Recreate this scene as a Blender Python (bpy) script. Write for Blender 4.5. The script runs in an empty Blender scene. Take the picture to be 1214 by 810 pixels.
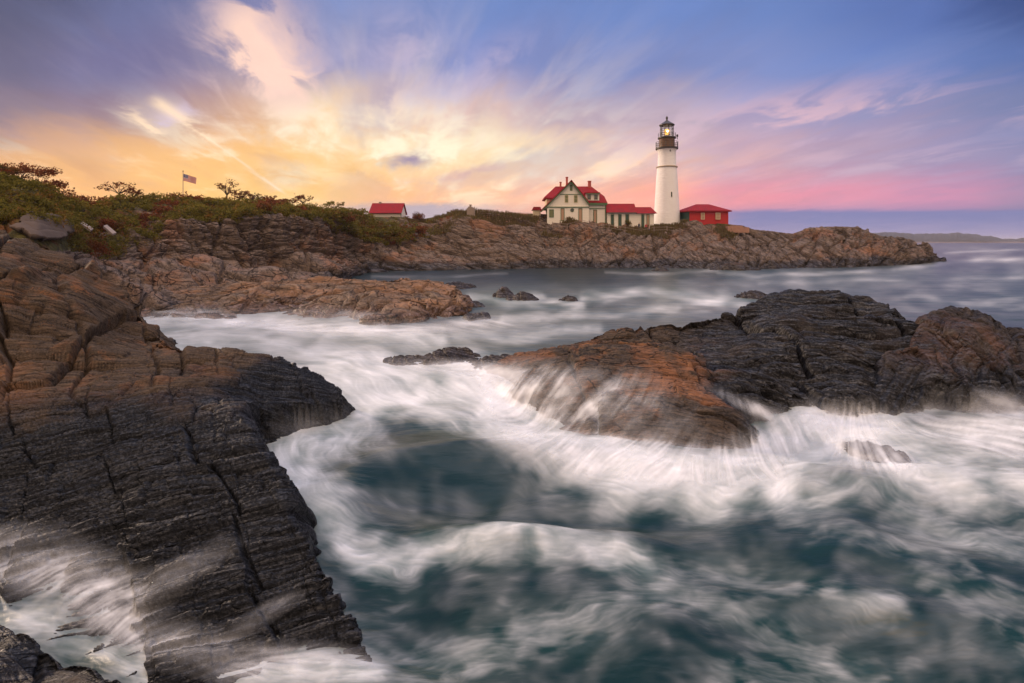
import bpy, math, random
import numpy as np
from mathutils import Vector, Matrix

R = math.radians
SC = bpy.context.scene
COL = SC.collection
# photograph geometry: 1214 x 810 px, 18 mm lens, level camera 5 m above the water, horizon on row 286
F, HC, HZ, CX = 607.0, 5.0, 286.0, 607.0

# ------------------------------------------------------------------ camera
cam_d = bpy.data.cameras.new('camera')
cam_d.lens, cam_d.sensor_width = 18.0, 36.0
cam_d.shift_y = -(405.0 - HZ) / 1214.0
cam_d.clip_start, cam_d.clip_end = 0.1, 60000.0
cam = bpy.data.objects.new('camera', cam_d)
cam.location = (0, 0, HC)
cam.rotation_euler = (R(90), 0, 0)
COL.objects.link(cam)
SC.camera = cam

# ------------------------------------------------------------------ exposure
SC.view_settings.view_transform = 'Standard'
SC.view_settings.look = 'None'
SC.view_settings.exposure = 0.0
SC.view_settings.gamma = 1.0
SC.view_settings.use_curve_mapping = False
SC.render.engine = 'CYCLES'
SC.cycles.max_bounces = 6
SC.cycles.transparent_max_bounces = 24
SC.cycles.caustics_reflective = False
SC.cycles.caustics_refractive = False
SC.cycles.use_denoising = True
SC.cycles.sample_clamp_indirect = 4.0

SUN_AZ, SUN_EL = -60.0, 17.0     # degrees from the view axis (left is negative) and above the horizon


def lin(c):
    return tuple(((v / 255.0) / 12.92 if v / 255.0 <= 0.04045 else ((v / 255.0 + 0.055) / 1.055) ** 2.4) for v in c)


# ------------------------------------------------------------------ tiny expression-to-node helper
class Tree:
    def __init__(self, nt):
        self.nt = nt

    def node(self, kind, **kw):
        n = self.nt.nodes.new(kind)
        for k, v in kw.items():
            setattr(n, k, v)
        return n

    def put(self, sock, v):
        if isinstance(v, V):
            self.nt.links.new(v.s, sock)
        elif isinstance(v, bpy.types.NodeSocket):
            self.nt.links.new(v, sock)
        elif v is not None:
            if hasattr(sock, 'default_value'):
                try:
                    sock.default_value = v
                except Exception:
                    sock.default_value = tuple(v) + (1.0,)

    def math(self, op, a, b=None, c=None, clamp=False):
        n = self.node('ShaderNodeMath', operation=op, use_clamp=clamp)
        for i, v in enumerate((a, b, c)):
            if v is not None:
                self.put(n.inputs[i], v)
        return V(self, n.outputs[0])

    def vmath(self, op, a, b=None, out=0, scale=None):
        n = self.node('ShaderNodeVectorMath', operation=op)
        self.put(n.inputs[0], a)
        if b is not None:
            self.put(n.inputs[1], b)
        if scale is not None:
            self.put(n.inputs['Scale'], scale)
        return V(self, n.outputs[out])

    def smooth(self, x, a, b, lo=0.0, hi=1.0):
        n = self.node('ShaderNodeMapRange', interpolation_type='SMOOTHSTEP')
        for i, v in enumerate((x, a, b, lo, hi)):
            self.put(n.inputs[i], v)
        return V(self, n.outputs[0])

    def mix(self, f, a, b, blend='MIX'):
        n = self.node('ShaderNodeMix', data_type='RGBA', blend_type=blend)
        self.put(n.inputs[0], f)
        self.put(n.inputs[6], a if isinstance(a, V) else tuple(a) + (1.0,))
        self.put(n.inputs[7], b if isinstance(b, V) else tuple(b) + (1.0,))
        return V(self, n.outputs[2])

    def ramp(self, f, stops, interp='LINEAR'):
        n = self.node('ShaderNodeValToRGB')
        e = n.color_ramp.elements
        n.color_ramp.interpolation = interp
        while len(e) > 1:
            e.remove(e[-1])
        e[0].position, e[0].color = stops[0][0], tuple(stops[0][1]) + (1.0,)
        for p, c in stops[1:]:
            x = e.new(p)
            x.color = tuple(c) + (1.0,)
        self.put(n.inputs[0], f)
        return V(self, n.outputs[0])

    def noise(self, vec, scale=1.0, detail=4.0, rough=0.5, dist=0.0, lac=2.0, color=False):
        n = self.node('ShaderNodeTexNoise')
        n.noise_dimensions = '3D'
        self.put(n.inputs['Vector'], vec)
        n.inputs['Scale'].default_value = scale
        n.inputs['Detail'].default_value = detail
        n.inputs['Roughness'].default_value = rough
        n.inputs['Lacunarity'].default_value = lac
        n.inputs['Distortion'].default_value = dist
        return V(self, n.outputs[1 if color else 0])

    def voronoi(self, vec, scale=1.0, feature='F1', out=0, rand=1.0):
        n = self.node('ShaderNodeTexVoronoi', feature=feature)
        self.put(n.inputs['Vector'], vec)
        n.inputs['Scale'].default_value = scale
        n.inputs['Randomness'].default_value = rand
        return V(self, n.outputs[out])

    def comb(self, x, y, z):
        n = self.node('ShaderNodeCombineXYZ')
        for i, v in enumerate((x, y, z)):
            self.put(n.inputs[i], v)
        return V(self, n.outputs[0])

    def sep(self, v):
        n = self.node('ShaderNodeSeparateXYZ')
        self.put(n.inputs[0], v)
        return [V(self, o) for o in n.outputs]

    def pos(self):
        return V(self, self.node('ShaderNodeNewGeometry').outputs['Position'])

    def attr(self, name):
        n = self.node('ShaderNodeAttribute')
        n.attribute_name = name
        return V(self, n.outputs['Fac'])

    def mapping(self, v, rot=(0, 0, 0), scale=(1, 1, 1)):
        n = self.node('ShaderNodeMapping')
        self.put(n.inputs[0], v)
        n.inputs['Rotation'].default_value = rot
        n.inputs['Scale'].default_value = scale
        return V(self, n.outputs[0])

    def bump(self, height, strength=0.5, dist=0.05):
        n = self.node('ShaderNodeBump')
        n.inputs['Strength'].default_value = strength
        n.inputs['Distance'].default_value = dist
        self.put(n.inputs['Height'], height)
        return V(self, n.outputs[0])


class V:
    def __init__(self, t, s):
        self.t, self.s = t, s

    def __add__(self, o): return self.t.math('ADD', self, o)
    __radd__ = __add__
    def __sub__(self, o): return self.t.math('SUBTRACT', self, o)
    def __rsub__(self, o): return self.t.math('SUBTRACT', o, self)
    def __mul__(self, o): return self.t.math('MULTIPLY', self, o)
    __rmul__ = __mul__
    def __truediv__(self, o): return self.t.math('DIVIDE', self, o)
    def __rtruediv__(self, o): return self.t.math('DIVIDE', o, self)
    def max(self, o): return self.t.math('MAXIMUM', self, o)
    def min(self, o): return self.t.math('MINIMUM', self, o)
    def clamp(self): return self.t.math('ADD', self, 0.0, clamp=True)
    def exp(self): return self.t.math('EXPONENT', self)


# ------------------------------------------------------------------ world: Nishita sky under procedural sunset cloud
world = bpy.data.worlds.new('World')
SC.world = world
world.use_nodes = True
wt = world.node_tree
wt.nodes.clear()
T = Tree(wt)


def px_az(px):
    return math.atan((px - CX) / F)


def px_v(py):
    return (HZ - py) / F


def build_world():
    gen = T.node('ShaderNodeTexCoord').outputs['Generated']
    x, y, z = T.sep(V(T, gen))
    az = T.math('ARCTAN2', x, y)
    hor = T.math('SQRT', x * x + y * y)
    h = z / hor.max(0.02)
    v = h / T.math('COSINE', az).max(0.5)
    # cloud-plane coordinates; streets of cloud run towards the glow, a little left of straight ahead
    k = 1.0 / (z.max(0.0) + 0.13)
    a0 = px_az(440)
    ca, sa = math.cos(a0), math.sin(a0)
    along = (x * sa + y * ca) * k
    across = (x * ca - y * sa) * k
    streak = T.noise(T.comb(across * 2.2, along * 0.52, 3.7), 1.0, 7.0, 0.55, 0.3)
    wisp = T.noise(T.comb(across * 4.2, along * 2.3, 11.2), 1.0, 8.0, 0.58, 0.5)
    bulk = T.noise(T.comb(across * 0.9, along * 0.45, 21.0), 1.0, 4.0, 0.5, 0.5)
    streak_c = streak - 0.5
    wisp_c = wisp - 0.5
    # uneven edges: the lookup direction is pushed about by the cloud itself
    azw = az + streak_c * 0.15 + wisp_c * 0.08
    vw = v + (streak_c * 0.15 + wisp_c * 0.08) * T.smooth(v, 0.03, 0.22)
    f = azw * (1 / (2 * math.pi)) + 0.5

    def row(stops):
        back = stops[-1][1]
        out = [(0.0, (118, 108, 132)), (0.22, (120, 106, 130))]
        out += [(px_az(p) / (2 * math.pi) + 0.5, c) for p, c in stops]
        out += [(0.80, back if False else (124, 118, 150)), (1.0, (118, 108, 132))]
        return T.ramp(f, [(p, lin(c)) for p, c in out], 'EASE')

    rows = [
        (262, [(-300, (220, 130, 85)), (0, (232, 140, 92)), (200, (252, 180, 108)), (330, (250, 178, 125)), (440, (226, 170, 158)),
               (520, (205, 172, 172)), (620, (240, 172, 152)), (760, (250, 160, 142)), (840, (214, 146, 164)), (900, (160, 138, 176)),
               (1000, (134, 130, 176)), (1214, (112, 112, 158)), (1500, (108, 108, 150))]),
        (235, [(-300, (215, 140, 95)), (0, (232, 150, 100)), (150, (248, 178, 112)), (270, (255, 202, 118)), (340, (255, 214, 150)), (450, (252, 184, 150)),
               (560, (252, 196, 166)), (690, (252, 180, 156)), (800, (252, 168, 148)), (870, (234, 148, 158)), (1000, (216, 146, 170)),
               (1130, (196, 138, 172)), (1214, (160, 132, 166)), (1500, (140, 125, 160))]),
        (190, [(-300, (190, 135, 105)), (0, (210, 152, 114)), (140, (228, 168, 122)), (260, (242, 184, 132)), (340, (253, 210, 156)), (430, (255, 234, 196)),
               (560, (255, 236, 200)), (690, (254, 218, 184)), (790, (246, 200, 178)), (880, (216, 172, 178)), (1000, (184, 158, 182)),
               (1120, (160, 146, 180)), (1214, (142, 138, 176)), (1500, (130, 130, 170))]),
        (135, [(-300, (110, 92, 108)), (0, (118, 100, 122)), (110, (132, 110, 134)), (220, (172, 138, 142)), (300, (214, 172, 152)), (390, (250, 218, 180)),
               (470, (244, 212, 190)), (560, (218, 186, 184)), (680, (180, 160, 176)), (800, (184, 164, 180)), (900, (172, 158, 188)),
               (1000, (148, 146, 186)), (1214, (120, 128, 172)), (1500, (110, 125, 175))]),
        (75, [(-300, (92, 84, 112)), (0, (94, 88, 118)), (150, (110, 104, 144)), (260, (136, 126, 158)), (330, (166, 148, 170)), (430, (150, 150, 190)),
              (560, (128, 140, 194)), (700, (122, 134, 184)), (900, (124, 138, 190)), (1050, (112, 132, 188)), (1214, (92, 114, 172)), (1500, (92, 116, 178))]),
        (5, [(-300, (80, 80, 110)), (0, (78, 78, 110)), (180, (104, 108, 150)), (300, (130, 130, 172)), (420, (120, 136, 186)), (640, (110, 134, 192)),
             (900, (106, 130, 188)), (1100, (90, 112, 172)), (1214, (62, 80, 134)), (1500, (80, 104, 168))]),
    ]
    col = row(rows[0][1])
    for (p0, _), (p1, st) in zip(rows[:-1], rows[1:]):
        col = T.mix(T.smooth(vw, px_v(p0), px_v(p1)), col, row(st))
    up = T.mix(T.smooth(vw, 0.5, 2.2), col, lin((170, 186, 222)))
    col = up

    def blob(px, py, sx, sy, rot=0.0, wx=None):
        """soft ellipse round a direction of the sky; sizes in degrees-like px units of this lens"""
        da = (azw if wx is None else az) - px_az(px)
        dv = (vw if wx is None else v) - px_v(py)
        c, s = math.cos(R(rot)), math.sin(R(rot))
        p = (da * c + dv * s) * (F / sx)
        q = (dv * c - da * s) * (F / sy)
        return (0.0 - (p * p + q * q)).exp()

    # bright cream streaks round the glow
    glow = blob(480, 175, 260, 62)
    st = T.smooth(streak + wisp_c * 0.5, 0.50, 0.70)
    warm = blob(330, 205, 230, 55)
    col = T.mix((warm * 0.78).clamp(), col, lin((255, 196, 112)))
    col = T.mix((glow * st * 0.9).clamp(), col, lin((255, 246, 214)))
    gl2 = blob(385, 142, 75, 30) * 0.7 + blob(600, 178, 95, 22, -12) * 0.8 + blob(345, 212, 40, 14) * 0.6 + blob(500, 160, 80, 30, 15) * 0.6
    col = T.mix((gl2 * T.smooth(wisp, 0.3, 0.62)).clamp(), col, lin((255, 240, 206)))
    fan = T.noise(T.comb(across * 5.0, along * 0.8, 31.0), 1.0, 7.0, 0.6, 0.35)
    fz = blob(520, 120, 260, 95)
    col = T.mix((fz * T.smooth(fan, 0.46, 0.72) * 0.34).clamp(), col, lin((252, 226, 208)))
    col = T.mix((fz * T.smooth(fan, 0.48, 0.30) * 0.16).clamp(), col, lin((150, 142, 178)))
    # mauve bars and gaps of blue
    dk = T.smooth(bulk + streak_c * 0.9, 0.52, 0.36)
    col = T.mix(dk * blob(700, 150, 500, 75) * 0.5, col, lin((158, 146, 186)))
    col = T.mix((blob(487, 189, 26, 9, 8) * 0.95).clamp(), col, lin((158, 138, 164)))
    col = T.mix((blob(545, 207, 60, 7, 6) * 0.6 * T.smooth(wisp, 0.35, 0.6)).clamp(), col, lin((206, 160, 166)))
    col = T.mix((blob(455, 120, 30, 34, -30) * 0.55 * T.smooth(wisp, 0.62, 0.4)).clamp(), col, lin((150, 140, 184)))
    # the tall plume, and lesser plumes about it
    pl = (blob(318, 66, 46, 62, 20) * 1.2 + blob(285, 15, 30, 40, 15) * 0.35 + blob(372, 92, 14, 30, 30) * 0.5) * T.smooth(wisp + streak_c * 0.4, 0.40, 0.58)
    col = T.mix(pl.clamp(), col, lin((248, 208, 190)))
    pl2 = (blob(480, 60, 50, 50, 25) * 0.55 + blob(580, 90, 60, 26, 35) * 0.5 + blob(232, 122, 12, 7, -35) * 0.8) * T.smooth(wisp, 0.42, 0.62)
    col = T.mix(pl2.clamp(), col, lin((206, 186, 204)))
    # right-hand veils
    ve = (blob(930, 130, 130, 26, 10) + blob(1110, 132, 110, 14, 6) * 1.0 + blob(1010, 180, 200, 26) * 0.6) * T.smooth(wisp + streak_c * 0.6, 0.42, 0.62)
    col = T.mix((ve * 0.75).clamp(), col, lin((212, 176, 190)))
    pk = blob(930, 226, 170, 14) * T.smooth(wisp, 0.40, 0.58)
    col = T.mix((pk * 0.30).clamp(), col, lin((246, 140, 160)))
    # low blue cloud bank over the sea on the right, with a fairly hard upper edge
    bank = T.smooth(v + wisp_c * 0.012, px_v(246), px_v(253)) * T.smooth(az, px_az(800), px_az(890))
    bcol = T.mix(T.smooth(v + wisp_c * 0.05, px_v(285), px_v(252)), lin((150, 140, 180)), lin((118, 122, 172)))
    col = T.mix(bank * 0.9, col, bcol)
    bank2 = T.smooth(v + wisp_c * 0.03, px_v(237), px_v(247)) * blob(500, 250, 95, 30, 0, 1)
    col = T.mix((bank2 * 0.85).clamp(), col, lin((176, 166, 184)))
    # contrail and its ragged old end
    def line(x0, y0, x1, y1, w):
        ax, ay, bx, by = px_az(x0), px_v(y0), px_az(x1), px_v(y1)
        L = math.hypot(bx - ax, by - ay)
        ux, uy = (bx - ax) / L, (by - ay) / L
        s = (az - ax) * ux + (v - ay) * uy
        d = (v - ay) * ux - (az - ax) * uy
        d = d * (F / w)
        return (0.0 - d * d).exp() * T.smooth(s, -0.01, 0.02) * T.smooth(s, L + 0.01, L - 0.02)
    ct = line(225, 150, 336, 229, 1.3) * 0.6 * T.smooth(wisp, 0.3, 0.55) + line(292, 200, 340, 231, 1.5) * 0.5
    ct = ct + (blob(200, 132, 26, 9, -40) + line(178, 116, 262, 172, 6.0)) * T.smooth(wisp, 0.42, 0.60) * 0.8
    col = T.mix(ct.clamp(), col, lin((255, 222, 186)))
    # overall light-and-dark of the cloud sheet
    tex = (streak_c * 0.9 + wisp_c * 0.55) * T.smooth(v, 0.02, 0.15)
    col = T.vmath('SCALE', col, scale=1.0 + tex * 0.42)

    # unseen sky behind the viewer and overhead, brightened as added fill for seaward faces
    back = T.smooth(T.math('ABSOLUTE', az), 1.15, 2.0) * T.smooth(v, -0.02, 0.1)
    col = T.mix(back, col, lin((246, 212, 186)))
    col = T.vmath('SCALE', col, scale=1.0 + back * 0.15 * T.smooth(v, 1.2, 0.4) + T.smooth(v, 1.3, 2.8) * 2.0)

    sky = T.node('ShaderNodeTexSky')
    sky.sky_type = 'NISHITA'
    sky.sun_disc = False
    sky.sun_elevation = R(SUN_EL)
    sky.sun_rotation = R(SUN_AZ)
    sky.air_density, sky.dust_density, sky.ozone_density = 1.0, 0.4, 1.5
    b1 = T.node('ShaderNodeBackground')
    T.put(b1.inputs[0], V(T, sky.outputs[0]))
    b1.inputs[1].default_value = 0.05 * 0.10
    b2 = T.node('ShaderNodeBackground')
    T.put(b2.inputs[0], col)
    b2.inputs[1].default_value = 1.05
    ad = T.node('ShaderNodeAddShader')
    wt.links.new(b1.outputs[0], ad.inputs[0])
    wt.links.new(b2.outputs[0], ad.inputs[1])
    out = T.node('ShaderNodeOutputWorld')
    wt.links.new(ad.outputs[0], out.inputs[0])


build_world()

# ------------------------------------------------------------------ the low evening sun
sun_d = bpy.data.lights.new('sun', 'SUN')
sun_d.energy = 3.4
sun_d.angle = R(3.0)
sun_d.color = (1.0, 0.73, 0.52)
sun = bpy.data.objects.new('sun', sun_d)
_d = Vector((math.sin(R(SUN_AZ)) * math.cos(R(SUN_EL)), math.cos(R(SUN_AZ)) * math.cos(R(SUN_EL)), math.sin(R(SUN_EL))))
sun.rotation_euler = (-_d).to_track_quat('-Z', 'Y').to_euler()
sun.location = _d * 400
COL.objects.link(sun)

# ------------------------------------------------------------------ numpy noise
def _h(i, j=0, k=0, seed=0):
    with np.errstate(over='ignore'):
        n = (np.asarray(i).astype(np.int64) * 374761393 + np.asarray(j).astype(np.int64) * 668265263
             + np.asarray(k).astype(np.int64) * 2147483647 + seed * 1274126177) & 0xFFFFFFFF
        n = ((n ^ (n >> 13)) * 1274126177) & 0xFFFFFFFF
        n = ((n ^ (n >> 16)) * 2246822519) & 0xFFFFFFFF
        n = n ^ (n >> 15)
    return (n & 0xFFFFFF) / float(0xFFFFFF)


def vn2(x, y, seed=0):
    xi, yi = np.floor(x), np.floor(y)
    u, w = x - xi, y - yi
    u, w = u * u * (3 - 2 * u), w * w * (3 - 2 * w)
    a, b = _h(xi, yi, 0, seed), _h(xi + 1, yi, 0, seed)
    c, d = _h(xi, yi + 1, 0, seed), _h(xi + 1, yi + 1, 0, seed)
    return ((a + (b - a) * u) * (1 - w) + (c + (d - c) * u) * w) * 2 - 1


def vn3(x, y, z, seed=0):
    xi, yi, zi = np.floor(x), np.floor(y), np.floor(z)
    u, v, w = x - xi, y - yi, z - zi
    u, v, w = u * u * (3 - 2 * u), v * v * (3 - 2 * v), w * w * (3 - 2 * w)
    r = 0
    for dz in (0, 1):
        a, b = _h(xi, yi, zi + dz, seed), _h(xi + 1, yi, zi + dz, seed)
        c, d = _h(xi, yi + 1, zi + dz, seed), _h(xi + 1, yi + 1, zi + dz, seed)
        t = (a + (b - a) * u) * (1 - v) + (c + (d - c) * u) * v
        r = r + t * (w if dz else 1 - w)
    return r * 2 - 1


def fbm2(x, y, o=4, seed=0, g=0.5):
    r, a = 0, 1.0
    for i in range(o):
        r = r + a * vn2(x * 2 ** i + 7.1 * i, y * 2 ** i - 3.3 * i, seed + i)
        a *= g
    return r


def fbm3(P, s, o=3, seed=0, g=0.5):
    r, a = 0, 1.0
    for i in range(o):
        q = P * (s * 2 ** i)
        r = r + a * vn3(q[..., 0] + 5.3 * i, q[..., 1] - 2.1 * i, q[..., 2] + 1.7 * i, seed + i)
        a *= g
    return r


def sst(x, a, b):
    t = np.clip((x - a) / (b - a), 0, 1)
    return t * t * (3 - 2 * t)


def nrm(v):
    v = np.asarray(v, float)
    return v / np.linalg.norm(v)


# ------------------------------------------------------------------ object bookkeeping
def tag(o, label=None, cat=None, group=None, kind=None):
    if label: o['label'] = label
    if cat: o['category'] = cat
    if group: o['group'] = group
    if kind: o['kind'] = kind
    return o


def link(name, me, mat, parent=None, loc=(0, 0, 0)):
    o = bpy.data.objects.new(name, me)
    COL.objects.link(o)
    o.location = loc
    if mat is not None:
        me.materials.append(mat)
    if parent is not None:
        o.parent = parent
    return o


def np_mesh(name, P, faces, attrs=None, smooth=True, nside=4):
    """P (n,3), faces (m,nside) as arrays"""
    me = bpy.data.meshes.new(name)
    n, m = len(P), len(faces)
    me.vertices.add(n)
    me.vertices.foreach_set('co', np.ascontiguousarray(P, np.float32).ravel())
    me.loops.add(m * nside)
    me.loops.foreach_set('vertex_index', np.ascontiguousarray(faces, np.int32).ravel())
    me.polygons.add(m)
    me.polygons.foreach_set('loop_start', np.arange(0, m * nside, nside, dtype=np.int32))
    if smooth:
        me.polygons.foreach_set('use_smooth', np.ones(m, bool))
    for k, v in (attrs or {}).items():
        a = me.attributes.new(k, 'FLOAT', 'POINT')
        a.data.foreach_set('value', np.ascontiguousarray(v, np.float32).ravel())
    me.update(calc_edges=True)
    return me


def grid_faces(r, c, keep=None):
    i = np.arange(r * c).reshape(r, c)
    f = np.stack([i[:-1, :-1], i[:-1, 1:], i[1:, 1:], i[1:, :-1]], -1).reshape(-1, 4)
    if keep is not None:
        f = f[keep.reshape(-1)]
    return f


def grid_mesh(name, P, attrs=None, keep=None, flip=False, smooth=True):
    r, c = P.shape[:2]
    f = grid_faces(r, c, keep)
    if flip:
        f = f[:, ::-1]
    Q, A = P.reshape(-1, 3), {k: v.reshape(-1) for k, v in (attrs or {}).items()}
    if keep is not None:
        used = np.unique(f)
        mp = np.zeros(r * c, np.int64)
        mp[used] = np.arange(len(used))
        f, Q, A = mp[f], Q[used], {k: v[used] for k, v in A.items()}
    return np_mesh(name, Q, f, A, smooth)


def grid_normals(P):
    du, dv = np.gradient(P, axis=1), np.gradient(P, axis=0)
    n = np.cross(du, dv)
    n /= np.linalg.norm(n, axis=-1, keepdims=True) + 1e-12
    n[n[..., 2] < 0] *= -1
    return n


def at(px, py, Y):
    """the point at distance Y on the sight line of a photograph position"""
    return np.array([(px - CX) / F * Y, Y, HC - (py - HZ) / F * Y])


def xz(px, py, z):
    """the point of height z on that sight line"""
    Y = F * (HC - z) / (py - HZ)
    return np.array([(px - CX) / F * Y, Y, z])


# ------------------------------------------------------------------ broken, bedded rock as a displacement
def strata(P, b, s, beds, warp=0.25, wfreq=0.35, joints=(), seed=0, crack=1.0):
    """b: normal of the beds, s: direction along them; beds: (thickness, block length, amplitude); joints: (normal, spacing, width, depth, offset)"""
    b, s = nrm(b), nrm(s)
    wob = fbm3(P, wfreq, 3, seed + 50)
    beta = P @ b + warp * wob
    sig = P @ s + warp * 0.8 * fbm3(P, wfreq * 1.3, 2, seed + 60)
    d = np.zeros(P.shape[:-1])
    for n, (t, L, a) in enumerate(beds):
        q = beta / t + 0.22 * vn3(P[..., 0] / L, P[..., 1] / L, P[..., 2] / L, seed + 3 * n)
        i = np.floor(q)
        f = q - i
        ph = _h(i, 7 * n, 3, seed)
        along = sig / L + ph * 17.3
        k = np.floor(along)
        blocky = _h(i, k, n, seed + 9) * 2 - 1
        soft = vn2(along * 1.7, i * 5.37, seed + 20 + n)
        hgt = 0.55 * blocky + 0.45 * soft + 0.5 * (f - 0.5)
        e = np.minimum(f, 1 - f) * t
        fa = along - k
        ea = np.minimum(fa, 1 - fa) * L
        w = max(0.14 * t, 0.004)
        gap = np.exp(-(e / w) ** 2) * 0.55 + np.exp(-(ea / w) ** 2) * 0.45 * (_h(i, k + 5, n, seed) > 0.3)
        d += a * hgt - crack * a * gap
    for n, (jn, sp, w, dep, off) in enumerate(joints):
        g = (P @ nrm(jn)) / sp + 0.16 * fbm3(P, 0.9 / sp, 2, seed + 80 + n) + 0.35 * (_h(np.floor(beta / (sp * 0.9)), n, 1, seed) - 0.5)
        k = np.floor(g)
        f = g - k
        e = np.minimum(f, 1 - f) * sp
        ww = w * (0.5 + 0.9 * np.abs(vn3(P[..., 0] * 1.1, P[..., 1] * 1.1, P[..., 2] * 1.1, seed + 90 + n)))
        d += off * (_h(k, n, 5, seed) * 2 - 1) - dep * np.exp(-(e / ww) ** 2)
    return d


def tps(pts, smooth=1e-3):
    """thin-plate surface z(x,y) through scattered points"""
    pts = np.asarray(pts, float)
    n = len(pts)
    def U(r2):
        return np.where(r2 > 1e-12, r2 * np.log(r2 + 1e-12), 0.0)
    d2 = ((pts[:, None, :2] - pts[None, :, :2]) ** 2).sum(-1)
    A = np.zeros((n + 3, n + 3))
    A[:n, :n] = U(d2) + smooth * np.eye(n)
    A[:n, n], A[:n, n + 1:] = 1, pts[:, :2]
    A[n, :n], A[n + 1:, :n] = 1, pts[:, :2].T
    w = np.linalg.solve(A, np.concatenate([pts[:, 2], np.zeros(3)]))
    def ev(x, y):
        z = w[n] + w[n + 1] * x + w[n + 2] * y
        for i in range(n):
            z = z + w[i] * U((x - pts[i, 0]) ** 2 + (y - pts[i, 1]) ** 2)
        return z
    return ev


def poly_sd(x, y, poly):
    """signed distance to a polygon, positive outside, and the nearest edge point"""
    poly = np.asarray(poly, float)
    best = np.full(x.shape, 1e18)
    bx, by = np.zeros_like(x), np.zeros_like(x)
    inside = np.zeros(x.shape, bool)
    for (x0, y0), (x1, y1) in zip(poly, np.roll(poly, -1, 0)):
        ex, ey = x1 - x0, y1 - y0
        t = np.clip(((x - x0) * ex + (y - y0) * ey) / (ex * ex + ey * ey + 1e-12), 0, 1)
        qx, qy = x0 + t * ex, y0 + t * ey
        d = (x - qx) ** 2 + (y - qy) ** 2
        m = d < best
        best = np.where(m, d, best)
        bx, by = np.where(m, qx, bx), np.where(m, qy, by)
        c = ((y0 > y) != (y1 > y)) & (x < (x1 - x0) * (y - y0) / (y1 - y0 + 1e-12) + x0)
        inside ^= c
    sd = np.sqrt(best)
    return np.where(inside, -sd, sd), np.where(inside, x, bx), np.where(inside, y, by)


class RockForm:
    """a smooth rock top (thin plate) cut off by steep sides along an outline"""
    def __init__(self, pts, outline, steep=2.4, rough=0.35, floor=-1.2, seed=0, zmax=None):
        self.ev = tps(pts)
        self.poly = [(p[0], p[1]) for p in outline]
        self.steep, self.rough, self.floor, self.seed, self.zmax = steep, rough, floor, seed, zmax

    def z(self, x, y):
        xx = x + self.rough * fbm2(x * 0.9, y * 0.9, 3, self.seed + 1)
        yy = y + self.rough * fbm2(x * 0.9 + 9, y * 0.9 - 4, 3, self.seed + 2)
        sd, bx, by = poly_sd(xx, yy, self.poly)
        z = self.ev(bx, by)
        if self.zmax is not None:
            z = np.minimum(z, self.zmax)
        z = np.where(sd > 0, z - self.steep * sd, z)
        return np.maximum(z, self.floor)


def ray_grid(px0, px1, dpx, ys):
    """plan grid whose columns fan out from the viewer, so near parts get finer cells"""
    px = np.arange(px0, px1 + dpx, dpx)
    X = (px[None, :] - CX) / F * ys[:, None]
    Y = np.repeat(ys[:, None], len(px), 1)
    return X, Y


def geo(a, b, n):
    return np.exp(np.linspace(math.log(a), math.log(b), n))


# ------------------------------------------------------------------ materials
def new_mat(name):
    m = bpy.data.materials.new(name)
    m.use_nodes = True
    m.node_tree.nodes.clear()
    return m, Tree(m.node_tree)


def finish(t, base, rough, normal=None, spec=0.5, coat=None, metal=None, emis=None):
    p = t.node('ShaderNodeBsdfPrincipled')
    t.put(p.inputs['Base Color'], base if isinstance(base, V) else tuple(base) + (1.0,))
    t.put(p.inputs['Roughness'], rough)
    t.put(p.inputs['Specular IOR Level'], spec)
    if normal is not None: t.put(p.inputs['Normal'], normal)
    if metal is not None: t.put(p.inputs['Metallic'], metal)
    o = t.node('ShaderNodeOutputMaterial')
    t.nt.links.new(p.outputs[0], o.inputs[0])
    return p


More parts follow.
